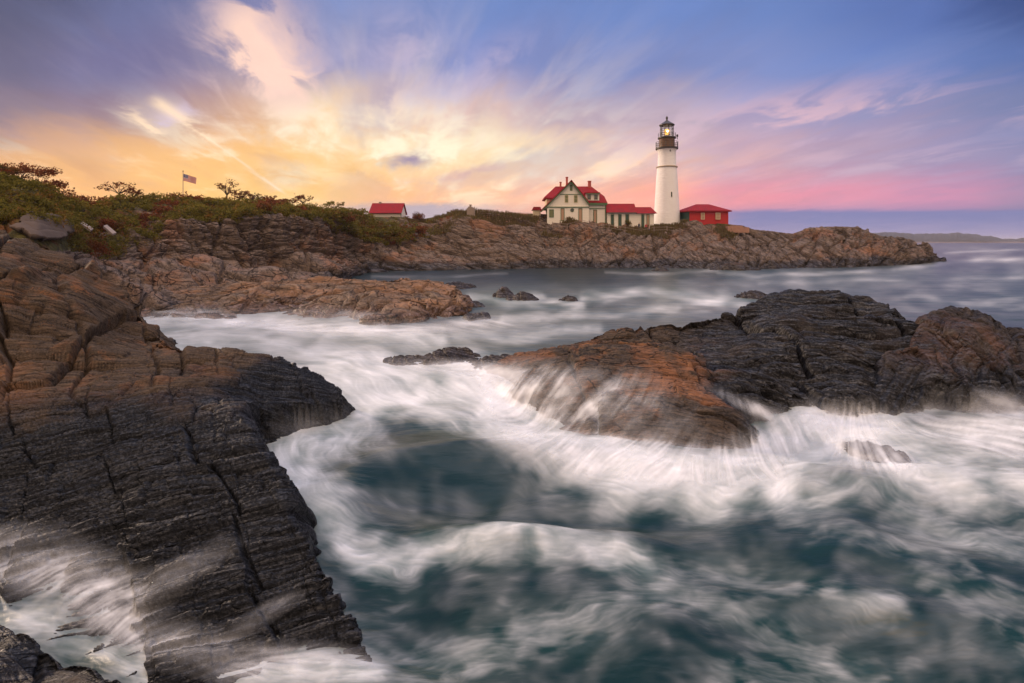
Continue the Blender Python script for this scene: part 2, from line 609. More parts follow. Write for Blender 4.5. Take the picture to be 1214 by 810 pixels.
def rock_mat(name, dry, warm, dark, wet, b, grain=9.0, warm_amt=0.5, bump=0.6, bdist=0.03, big=0.35, stain=None, algae=0.0, cracks=0.8, lam=1.0):
    """bedded rock: dry and iron-stained colours above, dark wet weed-grown rock where the attribute «wet» is high"""
    m, t = new_mat(name)
    p = t.pos()
    b = nrm(b)
    q = Vector(b).rotation_difference(Vector((0, 0, 1))).to_euler()
    lay = t.mapping(p, rot=tuple(q), scale=(1, 1, 1))
    lx, ly, lz = t.sep(lay)
    thin = t.noise(t.comb(lx * 0.9, ly * 0.9, lz * 11.0), grain * 0.22, 8.0, 0.62, 0.4)
    gr = t.noise(p, grain * 2.2, 8.0, 0.7)
    if lam > 1.0:
        thin2 = t.noise(t.comb(lx * 0.35, ly * 0.35, lz * 9.0 * lam), grain * 0.22, 6.0, 0.6, 0.25)
        thin = thin * 0.5 + thin2 * 0.5
    big_n = t.noise(p, big, 5.0, 0.6, 0.8)
    mid = t.noise(p, big * 4.3, 6.0, 0.62, 0.5)
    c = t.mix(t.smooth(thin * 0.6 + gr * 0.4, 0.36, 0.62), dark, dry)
    wm = t.smooth(big_n * 0.65 + mid * 0.35, 0.58 - 0.22 * warm_amt, 0.70 - 0.22 * warm_amt)
    c = t.mix(wm * t.smooth(thin, 0.25, 0.6), c, warm)
    if stain is not None:
        c = t.mix(t.smooth(mid * 0.6 + gr * 0.4, 0.57, 0.64) * 0.7, c, stain)
    wa = t.attr('wet')
    w = t.smooth(wa + (mid - 0.5) * 1.1 + (thin - 0.5) * 0.6 + (big_n - 0.5) * 0.5, 0.22, 0.80)
    wc = t.mix(t.smooth(gr * 0.4 + thin * 0.6, 0.36, 0.62), tuple(v * 0.30 for v in wet), tuple(v * 3.2 for v in wet))  # laminae contrast, with edge light and gap shade put into the tones
    if algae:
        wc = t.mix(t.smooth(mid, 0.5, 0.66) * algae, wc, (0.035, 0.03, 0.012))
    c = t.mix(w, c, wc)
    # cracks along and across the beds, crevice shade painted into their colour
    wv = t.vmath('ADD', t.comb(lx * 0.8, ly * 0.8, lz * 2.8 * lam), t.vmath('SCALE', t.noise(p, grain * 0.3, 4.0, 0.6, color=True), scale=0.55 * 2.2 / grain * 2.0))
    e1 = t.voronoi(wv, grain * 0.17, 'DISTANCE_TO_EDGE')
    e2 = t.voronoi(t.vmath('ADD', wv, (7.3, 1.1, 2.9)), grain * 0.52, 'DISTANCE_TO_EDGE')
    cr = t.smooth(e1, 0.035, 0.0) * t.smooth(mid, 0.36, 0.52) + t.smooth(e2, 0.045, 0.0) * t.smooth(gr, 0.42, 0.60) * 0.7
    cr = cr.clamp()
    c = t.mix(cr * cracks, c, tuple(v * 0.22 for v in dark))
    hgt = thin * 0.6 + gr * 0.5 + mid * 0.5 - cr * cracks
    ro = 0.85 - w * (0.62 - gr * 0.55)
    finish(t, c, ro, t.bump(hgt, bump, bdist), 0.22 - w * 0.10 + w * t.smooth(gr * 0.5 + thin * 0.5, 0.48, 0.62) * 0.85)
    return m


def flat_mat(name, col, rough=0.7, var=0.18, scale=3.0, bump=0.0, spec=0.4, streak=False, metal=None):
    m, t = new_mat(name)
    p = t.pos()
    n = t.noise(t.mapping(p, scale=(1, 1, 0.25)) if streak else p, scale, 6.0, 0.65)
    c = t.mix(n, tuple(v * (1 - var) for v in col), tuple(min(1, v * (1 + var)) for v in col))
    finish(t, c, rough, t.bump(n, bump, 0.02) if bump else None, spec, metal=metal)
    return m

# ------------------------------------------------------------------ rock materials
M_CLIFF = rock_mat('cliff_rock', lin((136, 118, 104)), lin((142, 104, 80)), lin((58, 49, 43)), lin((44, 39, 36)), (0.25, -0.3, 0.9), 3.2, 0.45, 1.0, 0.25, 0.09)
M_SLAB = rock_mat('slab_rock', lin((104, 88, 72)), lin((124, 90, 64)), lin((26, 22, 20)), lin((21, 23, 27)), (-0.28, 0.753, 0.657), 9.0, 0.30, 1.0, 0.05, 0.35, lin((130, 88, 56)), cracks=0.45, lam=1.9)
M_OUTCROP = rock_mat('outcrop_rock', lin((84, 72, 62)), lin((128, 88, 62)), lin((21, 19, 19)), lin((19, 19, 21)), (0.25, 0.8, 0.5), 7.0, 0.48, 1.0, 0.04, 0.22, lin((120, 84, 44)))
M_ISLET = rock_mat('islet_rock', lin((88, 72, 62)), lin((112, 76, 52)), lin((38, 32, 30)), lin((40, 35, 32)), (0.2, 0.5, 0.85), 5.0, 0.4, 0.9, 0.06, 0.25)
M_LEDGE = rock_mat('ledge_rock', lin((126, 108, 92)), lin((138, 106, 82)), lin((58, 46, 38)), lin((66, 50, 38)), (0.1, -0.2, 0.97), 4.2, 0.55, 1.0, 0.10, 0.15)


def headland_material():
    """cliff rock turning to rough grass and earth where the ground flattens on top (attribute «turf»)"""
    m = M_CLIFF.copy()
    m.name = 'headland_ground'
    nt = m.node_tree
    t = Tree(nt)
    pb = next(n for n in nt.nodes if n.type == 'BSDF_PRINCIPLED')
    old = pb.inputs['Base Color'].links[0].from_socket
    p = t.pos()
    n1 = t.noise(p, 0.35, 7.0, 0.65)
    n2 = t.noise(p, 2.2, 6.0, 0.7)
    g = t.mix(t.smooth(n2, 0.35, 0.65), lin((52, 48, 24)), lin((92, 86, 42)))
    g = t.mix(t.smooth(n1, 0.5, 0.65), g, lin((112, 72, 40)))
    w = t.smooth(t.attr('turf') + (n1 - 0.5) * 0.9 + (n2 - 0.5) * 0.5, 0.42, 0.58)
    t.put(pb.inputs['Base Color'], t.mix(w, V(t, old), g))
    return m


# ------------------------------------------------------------------ the headland: shore, cliffs and top, one sheet of ground
# for columns of the photograph: waterline, front ledge, cliff foot, cliff top, crest as (row, distance)
HEAD = {
    -420: [(412, 24), (335, 26), (270, 29), (215, 32), (165, 40)],
    -60: [(412, 24), (332, 27), (288, 30), (238, 32), (200, 38)],
    0: [(412, 24), (330, 27), (288, 30), (240, 33), (212, 40)],
    40: [(405, 25.5), (336, 29), (288, 31), (254, 34), (219, 42)],
    75: [(396, 27.6), (342, 31), (302, 34), (262, 37), (232, 46)],
    110: [(389, 29.5), (345, 34), (306, 42), (278, 46), (238, 56)],
    160: [(380, 32.3), (342, 38), (304, 48), (274, 52), (233, 62)],
    200: [(373, 34.9), (337, 42), (302, 53), (258, 56), (235, 66)],
    300: [(364, 38.9), (332, 47), (308, 60), (258, 63), (240, 74)],
    350: [(360, 41), (331, 52), (310, 68), (261, 71), (244, 80)],
    400: [(336, 60.7), (318, 68), (306, 76), (262, 80), (248, 90)],
    418: [(328, 72.3), (316, 76), (303, 82), (272, 86), (250, 96)],
    440: [(323.5, 81), (315, 84), (300, 90), (282, 94), (256, 106)],
    500: [(321, 86.7), (311, 90), (298, 97), (281, 103), (259, 113)],
    540: [(320, 89), (310, 93), (296, 99), (276, 105), (253, 113)],
    600: [(319, 92), (308, 95), (294, 101), (273, 106), (251.5, 112)],
    650: [(318.5, 93.4), (307, 96.5), (293, 102), (272, 107), (253.5, 112)],
    690: [(318, 94.8), (306, 98), (292, 103), (272, 107), (259.5, 112)],
    740: [(318, 94.8), (306, 98), (292, 103), (275, 107), (264.5, 112)],
    800: [(318, 94.8), (307, 98), (293, 103), (276, 108), (266, 112.5)],
    850: [(319, 92), (308, 95), (294, 101), (276, 107), (264.5, 112)],
    880: [(319, 92), (308, 95), (294, 101), (277, 106), (266, 112)],
    895: [(319, 92), (309, 95), (295, 101), (280, 106), (271.5, 111)],
    940: [(318.5, 93.4), (308, 97), (296, 102), (284, 106), (276.5, 110)],
    960: [(318.5, 93.4), (307, 97), (293, 101), (278, 105), (270, 110)],
    990: [(318, 94.8), (305, 98), (290, 102), (274, 107), (267.5, 112)],
    1015: [(317, 97.9), (304, 101), (291, 105), (276, 109), (269, 113)],
    1040: [(316, 101), (304, 104), (294, 107), (284, 110), (278, 114)],
    1075: [(314, 108.4), (304, 110), (297, 112), (290.5, 114), (287, 117)],
    1100: [(311.5, 119), (304, 119.5), (299, 120.5), (294.5, 121.5), (293, 123)],
    1113: [(310, 126), (308, 126.2), (306.5, 126.5), (305.5, 126.8), (305, 127.2)],
    1122: [(312, 127), (312, 127.2), (312, 127.5), (312, 127.8), (312, 128.2)],
}


def build_headland():
    keys = sorted(HEAD)
    px = np.concatenate([np.arange(-420, -60, 6.0), np.arange(-60, 1122.5, 0.95)])
    nseg = [10, 34, 44, 74, 52, 14, 8]
    rows = []
    kn = []
    for i in range(5):
        py = np.interp(px, keys, [HEAD[k][i][0] for k in keys])
        Y = np.interp(px, keys, [HEAD[k][i][1] for k in keys])
        z = HC - (py - HZ) / F * Y
        kn.append((Y, z))
    Yw, zw = kn[0]
    kn.insert(0, (Yw - 2.5, zw - 1.6))
    Yc, zc = kn[-1]
    kn.append((Yc + 45, zc + 0.2))
    kn.append((Yc + 75, np.full_like(zc, -1.5)))
    hidden = px > 850
    kn[-2] = (np.where(hidden, Yc + 8, Yc + 45), np.where(hidden, zc - 1.0, zc + 0.2))
    kn[-1] = (np.where(hidden, Yc + 24, Yc + 75), np.full_like(zc, -1.5))
    turf = []
    for k in range(7):
        n = nseg[k]
        for j in range(n + (k == 6)):
            t = j / n
            rows.append(((1 - t) * kn[k][0] + t * kn[k + 1][0], (1 - t) * kn[k][1] + t * kn[k + 1][1]))
            turf.append([0, 0, 0, 0.0, 0.25 + 0.6 * t, 1.0, 1.0][k])
    Y = np.array([r[0] for r in rows])
    Z = np.array([r[1] for r in rows])
    # smooth the profile a little so the knots do not show as straight creases
    for _ in range(3):
        Z[1:-1] = 0.25 * Z[:-2] + 0.5 * Z[1:-1] + 0.25 * Z[2:]
        Y[1:-1] = 0.25 * Y[:-2] + 0.5 * Y[1:-1] + 0.25 * Y[2:]
    X = (px[None, :] - CX) / F * Y
    P = np.stack([X, Y, Z], -1)
    tf = np.array(turf)[:, None] + np.zeros_like(X)
    right = sst(px, 560, 680)[None, :]
    left_bank = sst(px, 210, 90)[None, :] * sst(Z, 3.5, 5.0)
    kidx = np.concatenate([np.full(n, i) for i, n in enumerate(nseg)] + [[6]])[:, None]
    tf = np.where(kidx == 3, np.maximum(tf, left_bank * 0.9), tf)
    tf = tf - right * 0.45 * (kidx == 4) - sst(px, 855, 885)[None, :] * 1.5 - 0.3 * sst(px, 410, 500)[None, :] * (1 - right)
    # big lumps, then broken beds along the surface normal
    N = grid_normals(P)
    P0 = P.copy()
    apron = sst(px, 8, 22)[None, :] * sst(px, 92, 78)[None, :] * (kidx == 3)
    amt = sst(Z, -0.8, 0.6) * (1 - 0.85 * np.clip(tf, 0, 1) * (kidx >= 4)) * (1 - 0.9 * (kidx >= 5))
    amt = amt * (0.55 + 0.45 * sst(px, -60, 120))[None, :]
    amt = amt * (1 - 0.93 * apron)
    L = 2.2 * fbm3(P, 0.10, 3, 4)
    d1 = strata(P, (0.06, 0.10, 0.99), (0.35, 0.93, -0.1), [(2.2, 5.0, 0.80), (0.8, 2.4, 0.42), (0.3, 1.3, 0.16)], 0.35, 0.08,
                [((0.30, 0.90, 0.30), 3.0, 0.22, 0.9, 0.5), ((0.75, 0.55, -0.3), 5.2, 0.25, 0.8, 0.4)], 11)
    d2 = strata(P, (-0.26, -0.32, 0.91), (0.93, 0.1, 0.3), [(1.7, 6.0, 0.85), (0.6, 2.4, 0.42), (0.24, 1.2, 0.13)], 0.4, 0.09,
                [((0.85, 0.4, -0.35), 4.6, 0.25, 0.9, 0.5), ((0.6, -0.75, -0.2), 3.1, 0.2, 0.6, 0.3)], 23)
    wr = sst(px, 560, 760)[None, :]
    d = L * 0.55 + d1 * (1 - wr) + d2 * wr
    P = P + N * (d * amt)[..., None]
    P[..., 2] = np.where((kidx >= 5), np.minimum(P[..., 2], Z + 0.1), P[..., 2])
    # the old concrete apron lies on the smoothed bank at the left
    r3 = np.where(kidx[:, 0] == 3)[0]
    cs_ = np.where((px > 10) & (px < 92))[0]
    A = P[np.ix_(r3, cs_)]
    An = N[np.ix_(r3, cs_)]
    ax, ay = A[..., 0] / A[..., 1] * F + CX, HZ + (HC - A[..., 2]) / A[..., 1] * F
    sd, _, _ = poly_sd(ax + 2.5 * fbm2(ax / 7, ay / 5, 3, 5), ay + 1.6 * fbm2(ax / 7 + 3, ay / 5, 3, 6), [(18, 273), (29, 258), (60, 256.5), (79, 268), (70, 285), (36, 287)])
    kp = sd < 0
    kp = kp[:-1, :-1] & kp[1:, 1:] & kp[:-1, 1:] & kp[1:, :-1]
    C = A + An * 0.10
    cl = C[kp.shape[0] // 2, kp.shape[1] // 2].copy()
    global APRON
    APRON = (grid_mesh('concrete_apron', C - cl, None, kp, flip=True), cl)
    wet = 1 - sst(P[..., 2] + 0.5 * fbm3(P, 0.12, 3, 91) + 0.9 * sst(px, 420, 330)[None, :] - 0.5 * sst(px, 430, 520)[None, :], -0.2, 2.4)
    me = grid_mesh('headland', P, {'wet': wet, 'turf': tf}, flip=True)
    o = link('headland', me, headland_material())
    tag(o, kind='structure')
    return P, kidx, px


HP, HK, HPX = build_headland()


def ground(px, k=5):
    """a point on the crest line (k=5) of the headland at a photograph column"""
    r = np.where(HK[:, 0] == k)[0][0]
    c = int(np.argmin(np.abs(HPX - px)))
    return HP[r, c]


# far wooded shore on the horizon
def build_far_shore():
    pts = [(1000, 284.4), (1030, 275.0), (1060, 274.6), (1090, 276.5), (1120, 276), (1135, 274.6), (1160, 277.5), (1190, 282.3), (1230, 283), (1280, 283.4), (1400, 284.5), (1600, 285)]
    D = 1500.0
    px = np.arange(990, 1600, 1.0)
    top = np.interp(px, [p[0] for p in pts], [p[1] for p in pts])
    X0 = (px - CX) / F * D
    H = HC - (top - HZ) / F * D + 2.4 * fbm2(X0 / 30, X0 * 0, 4, 3)
    H = np.maximum(H, 1.0)
    rows = []
    prof = [(0, -3.0), (4, 1.5), (14, 0.35), (40, 0.72), (90, 0.93), (150, 1.0), (400, 0.9), (600, -1)]
    for i, (dy, h) in enumerate(prof):
        y = D + dy + 6 * fbm2(X0 / 40 + i * 3, X0 * 0 + i, 3, 8)
        z = np.full_like(px, h) if i in (0, 1, 7) else H * h + 1.6 * fbm2(X0 / 9 + i * 7, X0 * 0 + i, 3, 9)
        rows.append(np.stack([X0 * (y / D), y, z], -1))
    m, t = new_mat('wooded_shore')
    p = t.pos()
    n = t.noise(p, 0.03, 8.0, 0.7)
    c = t.mix(n, lin((28, 32, 36)), lin((62, 58, 60)))
    x, y, z = t.sep(p)
    c = t.mix(t.smooth(z, 4.5, 2.0), c, lin((110, 96, 92)))
    finish(t, c, 0.9)
    o = link('far_hills', grid_mesh('far_hills', np.array(rows), flip=True), m)
    tag(o, kind='structure')


build_far_shore()

# ------------------------------------------------------------------ rocks standing in the water
ROCKS = []     # (form, x0, x1, y0, y1) for the water that washes over them


def rock_object(name, label, form, ys, px0, px1, dpx, mat, disp, wetf, group=None, cut=-0.75, lump=(0.18, 0.5), cat='rock'):
    X, Y = ray_grid(px0, px1, dpx, ys)
    Z = form.z(X, Y)
    P = np.stack([X, Y, Z], -1)
    N = grid_normals(P)
    amt = sst(Z, form.floor + 0.05, form.floor + 0.5)
    d = lump[0] * fbm3(P, lump[1], 3, form.seed + 5) + disp(P)
    P = P + N * (d * amt)[..., None]
    keep = np.zeros(Z.shape, bool)
    keep = (Z[:-1, :-1] > cut) | (Z[1:, 1:] > cut) | (Z[:-1, 1:] > cut) | (Z[1:, :-1] > cut)
    c = P[Z > cut]
    loc = np.array([c[:, 0].mean(), c[:, 1].mean(), 0.0])
    me = grid_mesh(name, P - loc, {'wet': wetf(P)}, keep, flip=True)
    o = link(name, me, mat, None, tuple(loc))
    tag(o, label, cat, group)
    form.mesh = (P, keep)
    ROCKS.append((form, X.min(), X.max(), ys[0], ys[-1]))
    return o


def big_slab():
    A = lambda *a: at(*a)
    pts = [xz(440, 785, 0.02), (-3.2, 7.7, 0.66), (-5.2, 9.9, 1.5), xz(100, 690, 0.05), xz(0, 650, .12), xz(200, 752, 0.0), xz(320, 792, -.02), xz(-100, 625, .25),
           A(200, 600, 8.36), A(100, 560, 9.2), A(0, 560, 9.43), A(300, 620, 7.95), A(-100, 540, 9.8),
           A(0, 470, 10.8), A(100, 440, 12.0), A(200, 450, 12.0), A(235, 420, 14.0), A(262, 472, 11.2), A(0, 432, 11.8), A(-100, 430, 12),
           A(0, 400, 12.6), A(0, 362, 13.0), A(0, 312, 13.8), A(60, 400, 13.0), A(60, 362, 13.8), A(60, 331, 14.8), A(120, 400, 13.8), A(120, 358, 16.0),
           A(150, 382, 15.6), A(172, 404, 14.8), A(-100, 306, 14.0), A(-100, 400, 12.5), A(-250, 298, 15), A(-250, 420, 12), A(-250, 600, 10),
           A(300, 438, 14.2), A(350, 452, 14.4), A(385, 468, 14.6), A(300, 478, 12.7), A(345, 478, 13.6), (-20, 5, -1.2), (-8, 5.2, -0.85), (-4.3, 5.1, -0.7)]
    poly = [(-1.67, 6.08), (-3.25, 7.75), (-5.2, 9.95), (-6.0, 11.4), (-6.35, 12.75), (-5.7, 13.7), (-4.95, 14.5), (-5.2, 15.2), (-7.0, 15.3), (-8.7, 14.9), (-10.2, 15.5),
            (-11.6, 16.9), (-13.2, 17.6), (-14.8, 17.6), (-24, 18.5), (-24, 4.0), (-8, 4.3), (-4, 4.2), (-1.9, 4.9)]
    form = RockForm(pts, poly, 2.6, 0.10, -1.0, 31)
    n = nrm((-0.1235, -0.502, 1.0))
    s = nrm((0.96, 0.17, 0.22))
    b = nrm(np.cross(n, s) + 0.28 * n)
    jd = nrm((0.66, -0.72, -0.26))
    jn = nrm(np.cross(n, jd))

    def disp(P):
        up = sst(P[..., 2], 1.2, 2.4)
        d = strata(P, b, s, [(0.36, 1.5, 0.10), (0.13, 0.9, 0.065), (0.05, 0.6, 0.036)], 0.16, 0.5, [(jn, 1.35, 0.026, 0.12, 0.14), (jn + 0.3 * s, 0.62, 0.012, 0.03, 0.03)], 5)
        d2 = strata(P, b, s, [(0.95, 1.9, 0.25), (0.32, 1.0, 0.10), (0.10, 0.6, 0.032)], 0.22, 0.4, [(jn, 1.3, 0.05, 0.26, 0.14), ((0.9, 0.3, -0.2), 2.3, 0.06, 0.3, 0.18)], 6)
        return d * (1 - up) + d2 * up

    def wet(P):
        return 1 - sst(P[..., 2] + 0.25 * fbm3(P, 0.5, 3, 77) - 0.10 * (P[..., 0] + 6), 1.0, 2.7)
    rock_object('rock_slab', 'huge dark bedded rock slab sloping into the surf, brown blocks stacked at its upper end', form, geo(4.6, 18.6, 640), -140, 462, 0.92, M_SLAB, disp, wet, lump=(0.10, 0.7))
    return form, b, s, jn


SLAB, SB, SS, SJ = big_slab()


def outcrop():
    A = lambda *a: at(*a)
    pts = [xz(590, 456, 0.0), xz(640, 492, -.1), xz(700, 522, -.1), xz(800, 548, -.12), xz(880, 532, -.1), xz(912, 505, -.05), xz(960, 482, 0.2), xz(1000, 486, 0.15), xz(1040, 472, 0.15),
           A(605, 432, 18.9), A(660, 424, 18.2), A(705, 422, 17.4), A(760, 424, 16.6), A(805, 446, 15.0), A(855, 474, 14.0), A(700, 465, 14.9), A(760, 485, 13.5), A(820, 505, 12.7), A(650, 455, 15.9), A(870, 500, 12.9), A(720, 440, 15.9),
           A(625, 418, 20.6), A(720, 402, 20.8), A(790, 383, 21.0), A(850, 386, 20.4), A(880, 384, 20.6), A(915, 369, 20.9), A(960, 358, 21.2), A(1010, 352, 21.4), A(1058, 359, 20.6), A(1088, 382, 18.6),
           A(900, 402, 18.2), A(1000, 400, 18.4), A(1000, 440, 16.4), A(1055, 425, 17.2), A(950, 450, 16.2), A(820, 412, 18.4), A(740, 410, 18.9), A(890, 455, 15.3), A(1075, 400, 17.8), A(900, 430, 16.6)]
    poly = [(-1.0, 18.4), (0.2, 16.4), (1.6, 13.6), (3.6, 12.0), (5.6, 12.3), (6.6, 13.7), (8.5, 15.4), (9.9, 15.0), (11.4, 15.9), (13.4, 16.9), (14.6, 18.4), (15.3, 20.6), (14.2, 21.8), (11.0, 22.0),
            (8.0, 21.5), (5.8, 21.6), (3.5, 21.7), (1.6, 21.2), (0.1, 20.8), (-1.2, 19.6)]
    form = RockForm(pts, poly, 1.9, 0.22, -1.0, 41)

    def disp(P):
        d = strata(P, (0.22, 0.86, 0.46), (0.96, -0.16, -0.10), [(1.15, 4.2, 0.24), (0.38, 1.7, 0.10), (0.12, 0.7, 0.035), (0.05, 0.35, 0.014)], 0.4, 0.3,
                   [((0.93, 0.1, -0.35), 3.6, 0.06, 0.35, 0.12), ((0.5, 0.8, 0.2), 2.8, 0.05, 0.3, 0.06)], 15)
        pit = np.abs(fbm3(P, 3.2, 4, 19))
        # the hollow under the top block
        h = ((P[..., 0] - 13.0) / 1.15) ** 2 + ((P[..., 1] - 19.9) / 0.42) ** 2
        low = 1 - 0.6 * sst(P[..., 2], 1.15, 0.7) * sst(P[..., 0], 7.2, 6.0)
        return d * low + 0.05 * (0.4 - pit) - 0.85 * np.exp(-h)
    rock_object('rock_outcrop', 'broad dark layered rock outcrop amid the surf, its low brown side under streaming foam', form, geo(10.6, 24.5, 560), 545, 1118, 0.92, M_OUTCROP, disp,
                lambda P: np.clip(1.05 - sst(P[..., 2], 0.2, 1.3) * 0.8 + 0.50 * sst(P[..., 0], 5, 9) - 0.25 * sst(P[..., 0], 7, 3), 0, 1) * (1 - 0.6 * sst(P[..., 0], 6.5, 5.0)), lump=(0.16, 0.45))
    return form


OUT = outcrop()


def right_rock():
    A = lambda *a: at(*a)
    pts = [xz(1048, 486, 0.05), A(1095, 410, 17.0), A(1130, 388, 18.0), A(1165, 383, 18.4), A(1200, 396, 18.0), A(1240, 420, 17.4), A(1080, 440, 15.9), A(1150, 430, 16.2), A(1110, 470, 15.1),
           A(1130, 472, 15), A(1200, 470, 15.2), A(1214, 440, 16.2), A(1290, 450, 17), A(1180, 400, 17.2), A(1120, 410, 16.8), xz(1214, 492, -.05), xz(1130, 492, -.05), xz(1300, 480, 0)]
    poly = [(10.6, 15.2), (11.1, 14.6), (13.0, 14.4), (16.0, 14.4), (19.5, 15.5), (19.8, 18.5), (17.5, 19.6), (15.6, 19.0), (13.8, 17.6), (12.0, 16.4)]
    form = RockForm(pts, poly, 2.2, 0.15, -1.0, 53, 2.7)

    def disp(P):
        return strata(P, (-0.62, 0.30, 0.72), (0.72, 0.35, 0.55), [(0.75, 2.2, 0.17), (0.26, 1.0, 0.075), (0.085, 0.5, 0.028)], 0.4, 0.4, [((0.8, 0.5, -0.4), 1.6, 0.05, 0.2, 0.08)], 25) \
            + 0.04 * (0.4 - np.abs(fbm3(P, 3.4, 4, 29)))
    rock_object('rock_outcrop', 'rounded brown rock across a narrow cleft from the broad dark outcrop', form, geo(13.2, 20.6, 300), 1015, 1330, 0.92, M_OUTCROP, disp,
                lambda P: 1 - sst(P[..., 2], 0.1, 1.4) * 0.48, lump=(0.14, 0.6))
    return form


RGT = right_rock()


def corner_rock():
    A = lambda *a: at(*a)
    pts = [xz(0, 744, .5), xz(40, 752, .45), xz(62, 774, .30), xz(110, 784, .36), xz(185, 802, .28), xz(0, 775, .5), xz(60, 800, .4), xz(0, 812, .55), xz(-100, 730, .8), xz(120, 850, .3), xz(-60, 850, .7)]
    poly = [(-7.8, 6.6), (-5.7, 6.0), (-5.0, 5.85), (-4.5, 5.55), (-3.55, 5.4), (-2.7, 4.6), (-2.4, 2.4), (-9, 2.4), (-9, 6.4)]
    form = RockForm(pts, poly, 2.0, 0.08, -0.8, 61)

    def disp(P):
        return strata(P, (0.35, 0.85, 0.35), (0.9, -0.38, 0.1), [(0.42, 1.4, 0.10), (0.13, 0.6, 0.036), (0.05, 0.3, 0.015)], 0.25, 0.6, [((0.8, 0.5, 0.2), 1.1, 0.03, 0.1, 0.05)], 35)
    rock_object('rock_outcrop', 'small dark rock shelf cut by the bottom corner, beside the washed slab', form, geo(2.4, 7.2, 360), -160, 330, 0.92, M_SLAB, disp, lambda P: np.full(P.shape[:-1], 0.75), lump=(0.07, 1.2))
    return form


CRN = corner_rock()


def shore_ledge():
    A = lambda *a: at(*a)
    pts = [at(180, 352, 40), at(240, 345, 42), xz(220, 378, 0), at(280, 342, 42), xz(300, 374, .0), xz(400, 379, 0), xz(450, 387, 0), xz(540, 374, 0.05), A(330, 338, 41), A(360, 334, 44), A(400, 335, 44), A(450, 336, 43), A(485, 334, 43), A(520, 337, 42), A(542, 352, 38.5),
           A(400, 355, 37), A(450, 360, 34.5), A(500, 356, 36), A(350, 355, 38), A(525, 360, 36)]
    poly = [(-30, 35.5), (-21, 33.6), (-13.8, 32.4), (-8.4, 30.6), (-6.2, 31.4), (-4.2, 34.0), (-3.7, 37.5), (-5.2, 43.5), (-9.0, 45.0), (-14.0, 46), (-22, 47), (-32, 46)]
    form = RockForm(pts, poly, 1.3, 0.5, -1.2, 71)

    def disp(P):
        return strata(P, (0.05, -0.30, 0.95), (0.97, 0.2, -0.05), [(0.6, 5.0, 0.42), (0.24, 2.4, 0.20), (0.10, 1.0, 0.07)], 0.3, 0.2, [((0.8, -0.5, 0.3), 2.6, 0.08, 0.3, 0.12)], 45)
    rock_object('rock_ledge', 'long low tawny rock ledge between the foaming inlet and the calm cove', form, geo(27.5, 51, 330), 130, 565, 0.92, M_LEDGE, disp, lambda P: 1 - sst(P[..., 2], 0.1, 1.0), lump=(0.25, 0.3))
    return form


LDG = shore_ledge()


def islet(label, cxp, wpx, base_py, top_py, deep, seed, sk=0.0, fine=1.0, group=None):
    """low rock: centre column, width, rows of waterline and top in the photograph"""
    Y0 = F * HC / (base_py - HZ)
    Yc = Y0 + deep * 0.5
    w = wpx / F * Y0
    x = (cxp - CX) / F * Yc
    ztop = HC - (top_py - HZ) / F * Yc
    pts = [(x, Yc, ztop), (x - w * 0.28, Yc, ztop * (0.62 - sk)), (x + w * 0.28, Yc + 0.1, ztop * (0.62 + sk)), (x - w * 0.5, Yc, 0), (x + w * 0.5, Yc, 0), (x, Yc - deep * 0.5, 0.02), (x, Yc + deep * 0.5, 0),
           (x - w * 0.3, Yc - deep * 0.35, 0.03), (x + w * 0.3, Yc - deep * 0.35, 0.03)]
    a = np.linspace(0, 2 * math.pi, 14, endpoint=False)
    poly = [(x + math.cos(t) * w * 0.5, Yc + math.sin(t) * deep * 0.5) for t in a]
    form = RockForm(pts, poly, 1.2, 0.06 * w, -0.7, seed)
    sc = max(0.35, min(1.6, ztop)) * fine

    def disp(P):
        return strata(P, (0.25, -0.45, 0.86), (0.95, 0.25, -0.1), [(0.55 * sc, 2.2 * sc, 0.24 * sc), (0.2 * sc, 0.9 * sc, 0.10 * sc), (0.08, 0.4, 0.03)], 0.3, 0.5, [((0.85, 0.2, 0.4), 1.3 * sc, 0.05, 0.2 * sc, 0.1 * sc)], seed)
    pad = wpx * 0.75 + 10
    rock_object('sea_rock', label, form, geo(max(2.0, Y0 - deep * 0.6), Y0 + deep * 1.7, 110), cxp - pad, cxp + pad, 0.92, M_ISLET, disp, lambda P: 1 - sst(P[..., 2], 0.3, 1.2) * 0.6, group, -0.5, (0.12 * sc, 0.8))


islet('flat dark rock in the cove just off the tip of the tawny ledge', 541, 50, 343, 334.5, 4.0, 101)
islet('pointed dark rock of the middle cluster, its foam-ringed left half', 597, 26, 353, 341, 2.5, 102, 0.1)
islet('broad dark rock of the middle cluster, right of its pointed neighbour', 621, 40, 357, 345, 2.5, 103, -0.1)
islet('tiny dark rock alone in the open cove, nearest to the promontory side of the cluster', 676, 22, 358, 349, 1.6, 104)
islet('small wedge of rock awash behind the broad dark outcrop', 895, 40, 355, 344, 3.0, 105, -0.2)
islet('low brown rock awash below the tip of the tawny ledge', 566, 46, 381, 369, 2.6, 106, 0.1)
islet('low awash rock hidden in foam beside the tip of the tawny ledge', 561, 30, 366, 357, 2.2, 107)
islet('long dark reef rock left of the outcrop, half buried in foam', 535, 78, 433, 413, 2.6, 108, -0.1)
islet('low dark reef rock tapering left from the long reef rock', 487, 66, 431, 421, 1.4, 109, 0.1)
islet('low dark rock joining the long reef rock to the broad outcrop', 592, 92, 441, 422, 2.6, 110, 0.1)
islet('small brown rock in the foam behind the nose of the slab', 196, 26, 412, 401, 1.2, 111)
islet('smooth grey rock under thin foam in front of the cleft', 1036, 66, 552, 535, 1.5, 112, 0, 0.5)
islet('low dark rock at the foot of the promontory, below the lighthouse', 783, 20, 322, 315, 3.0, 113)
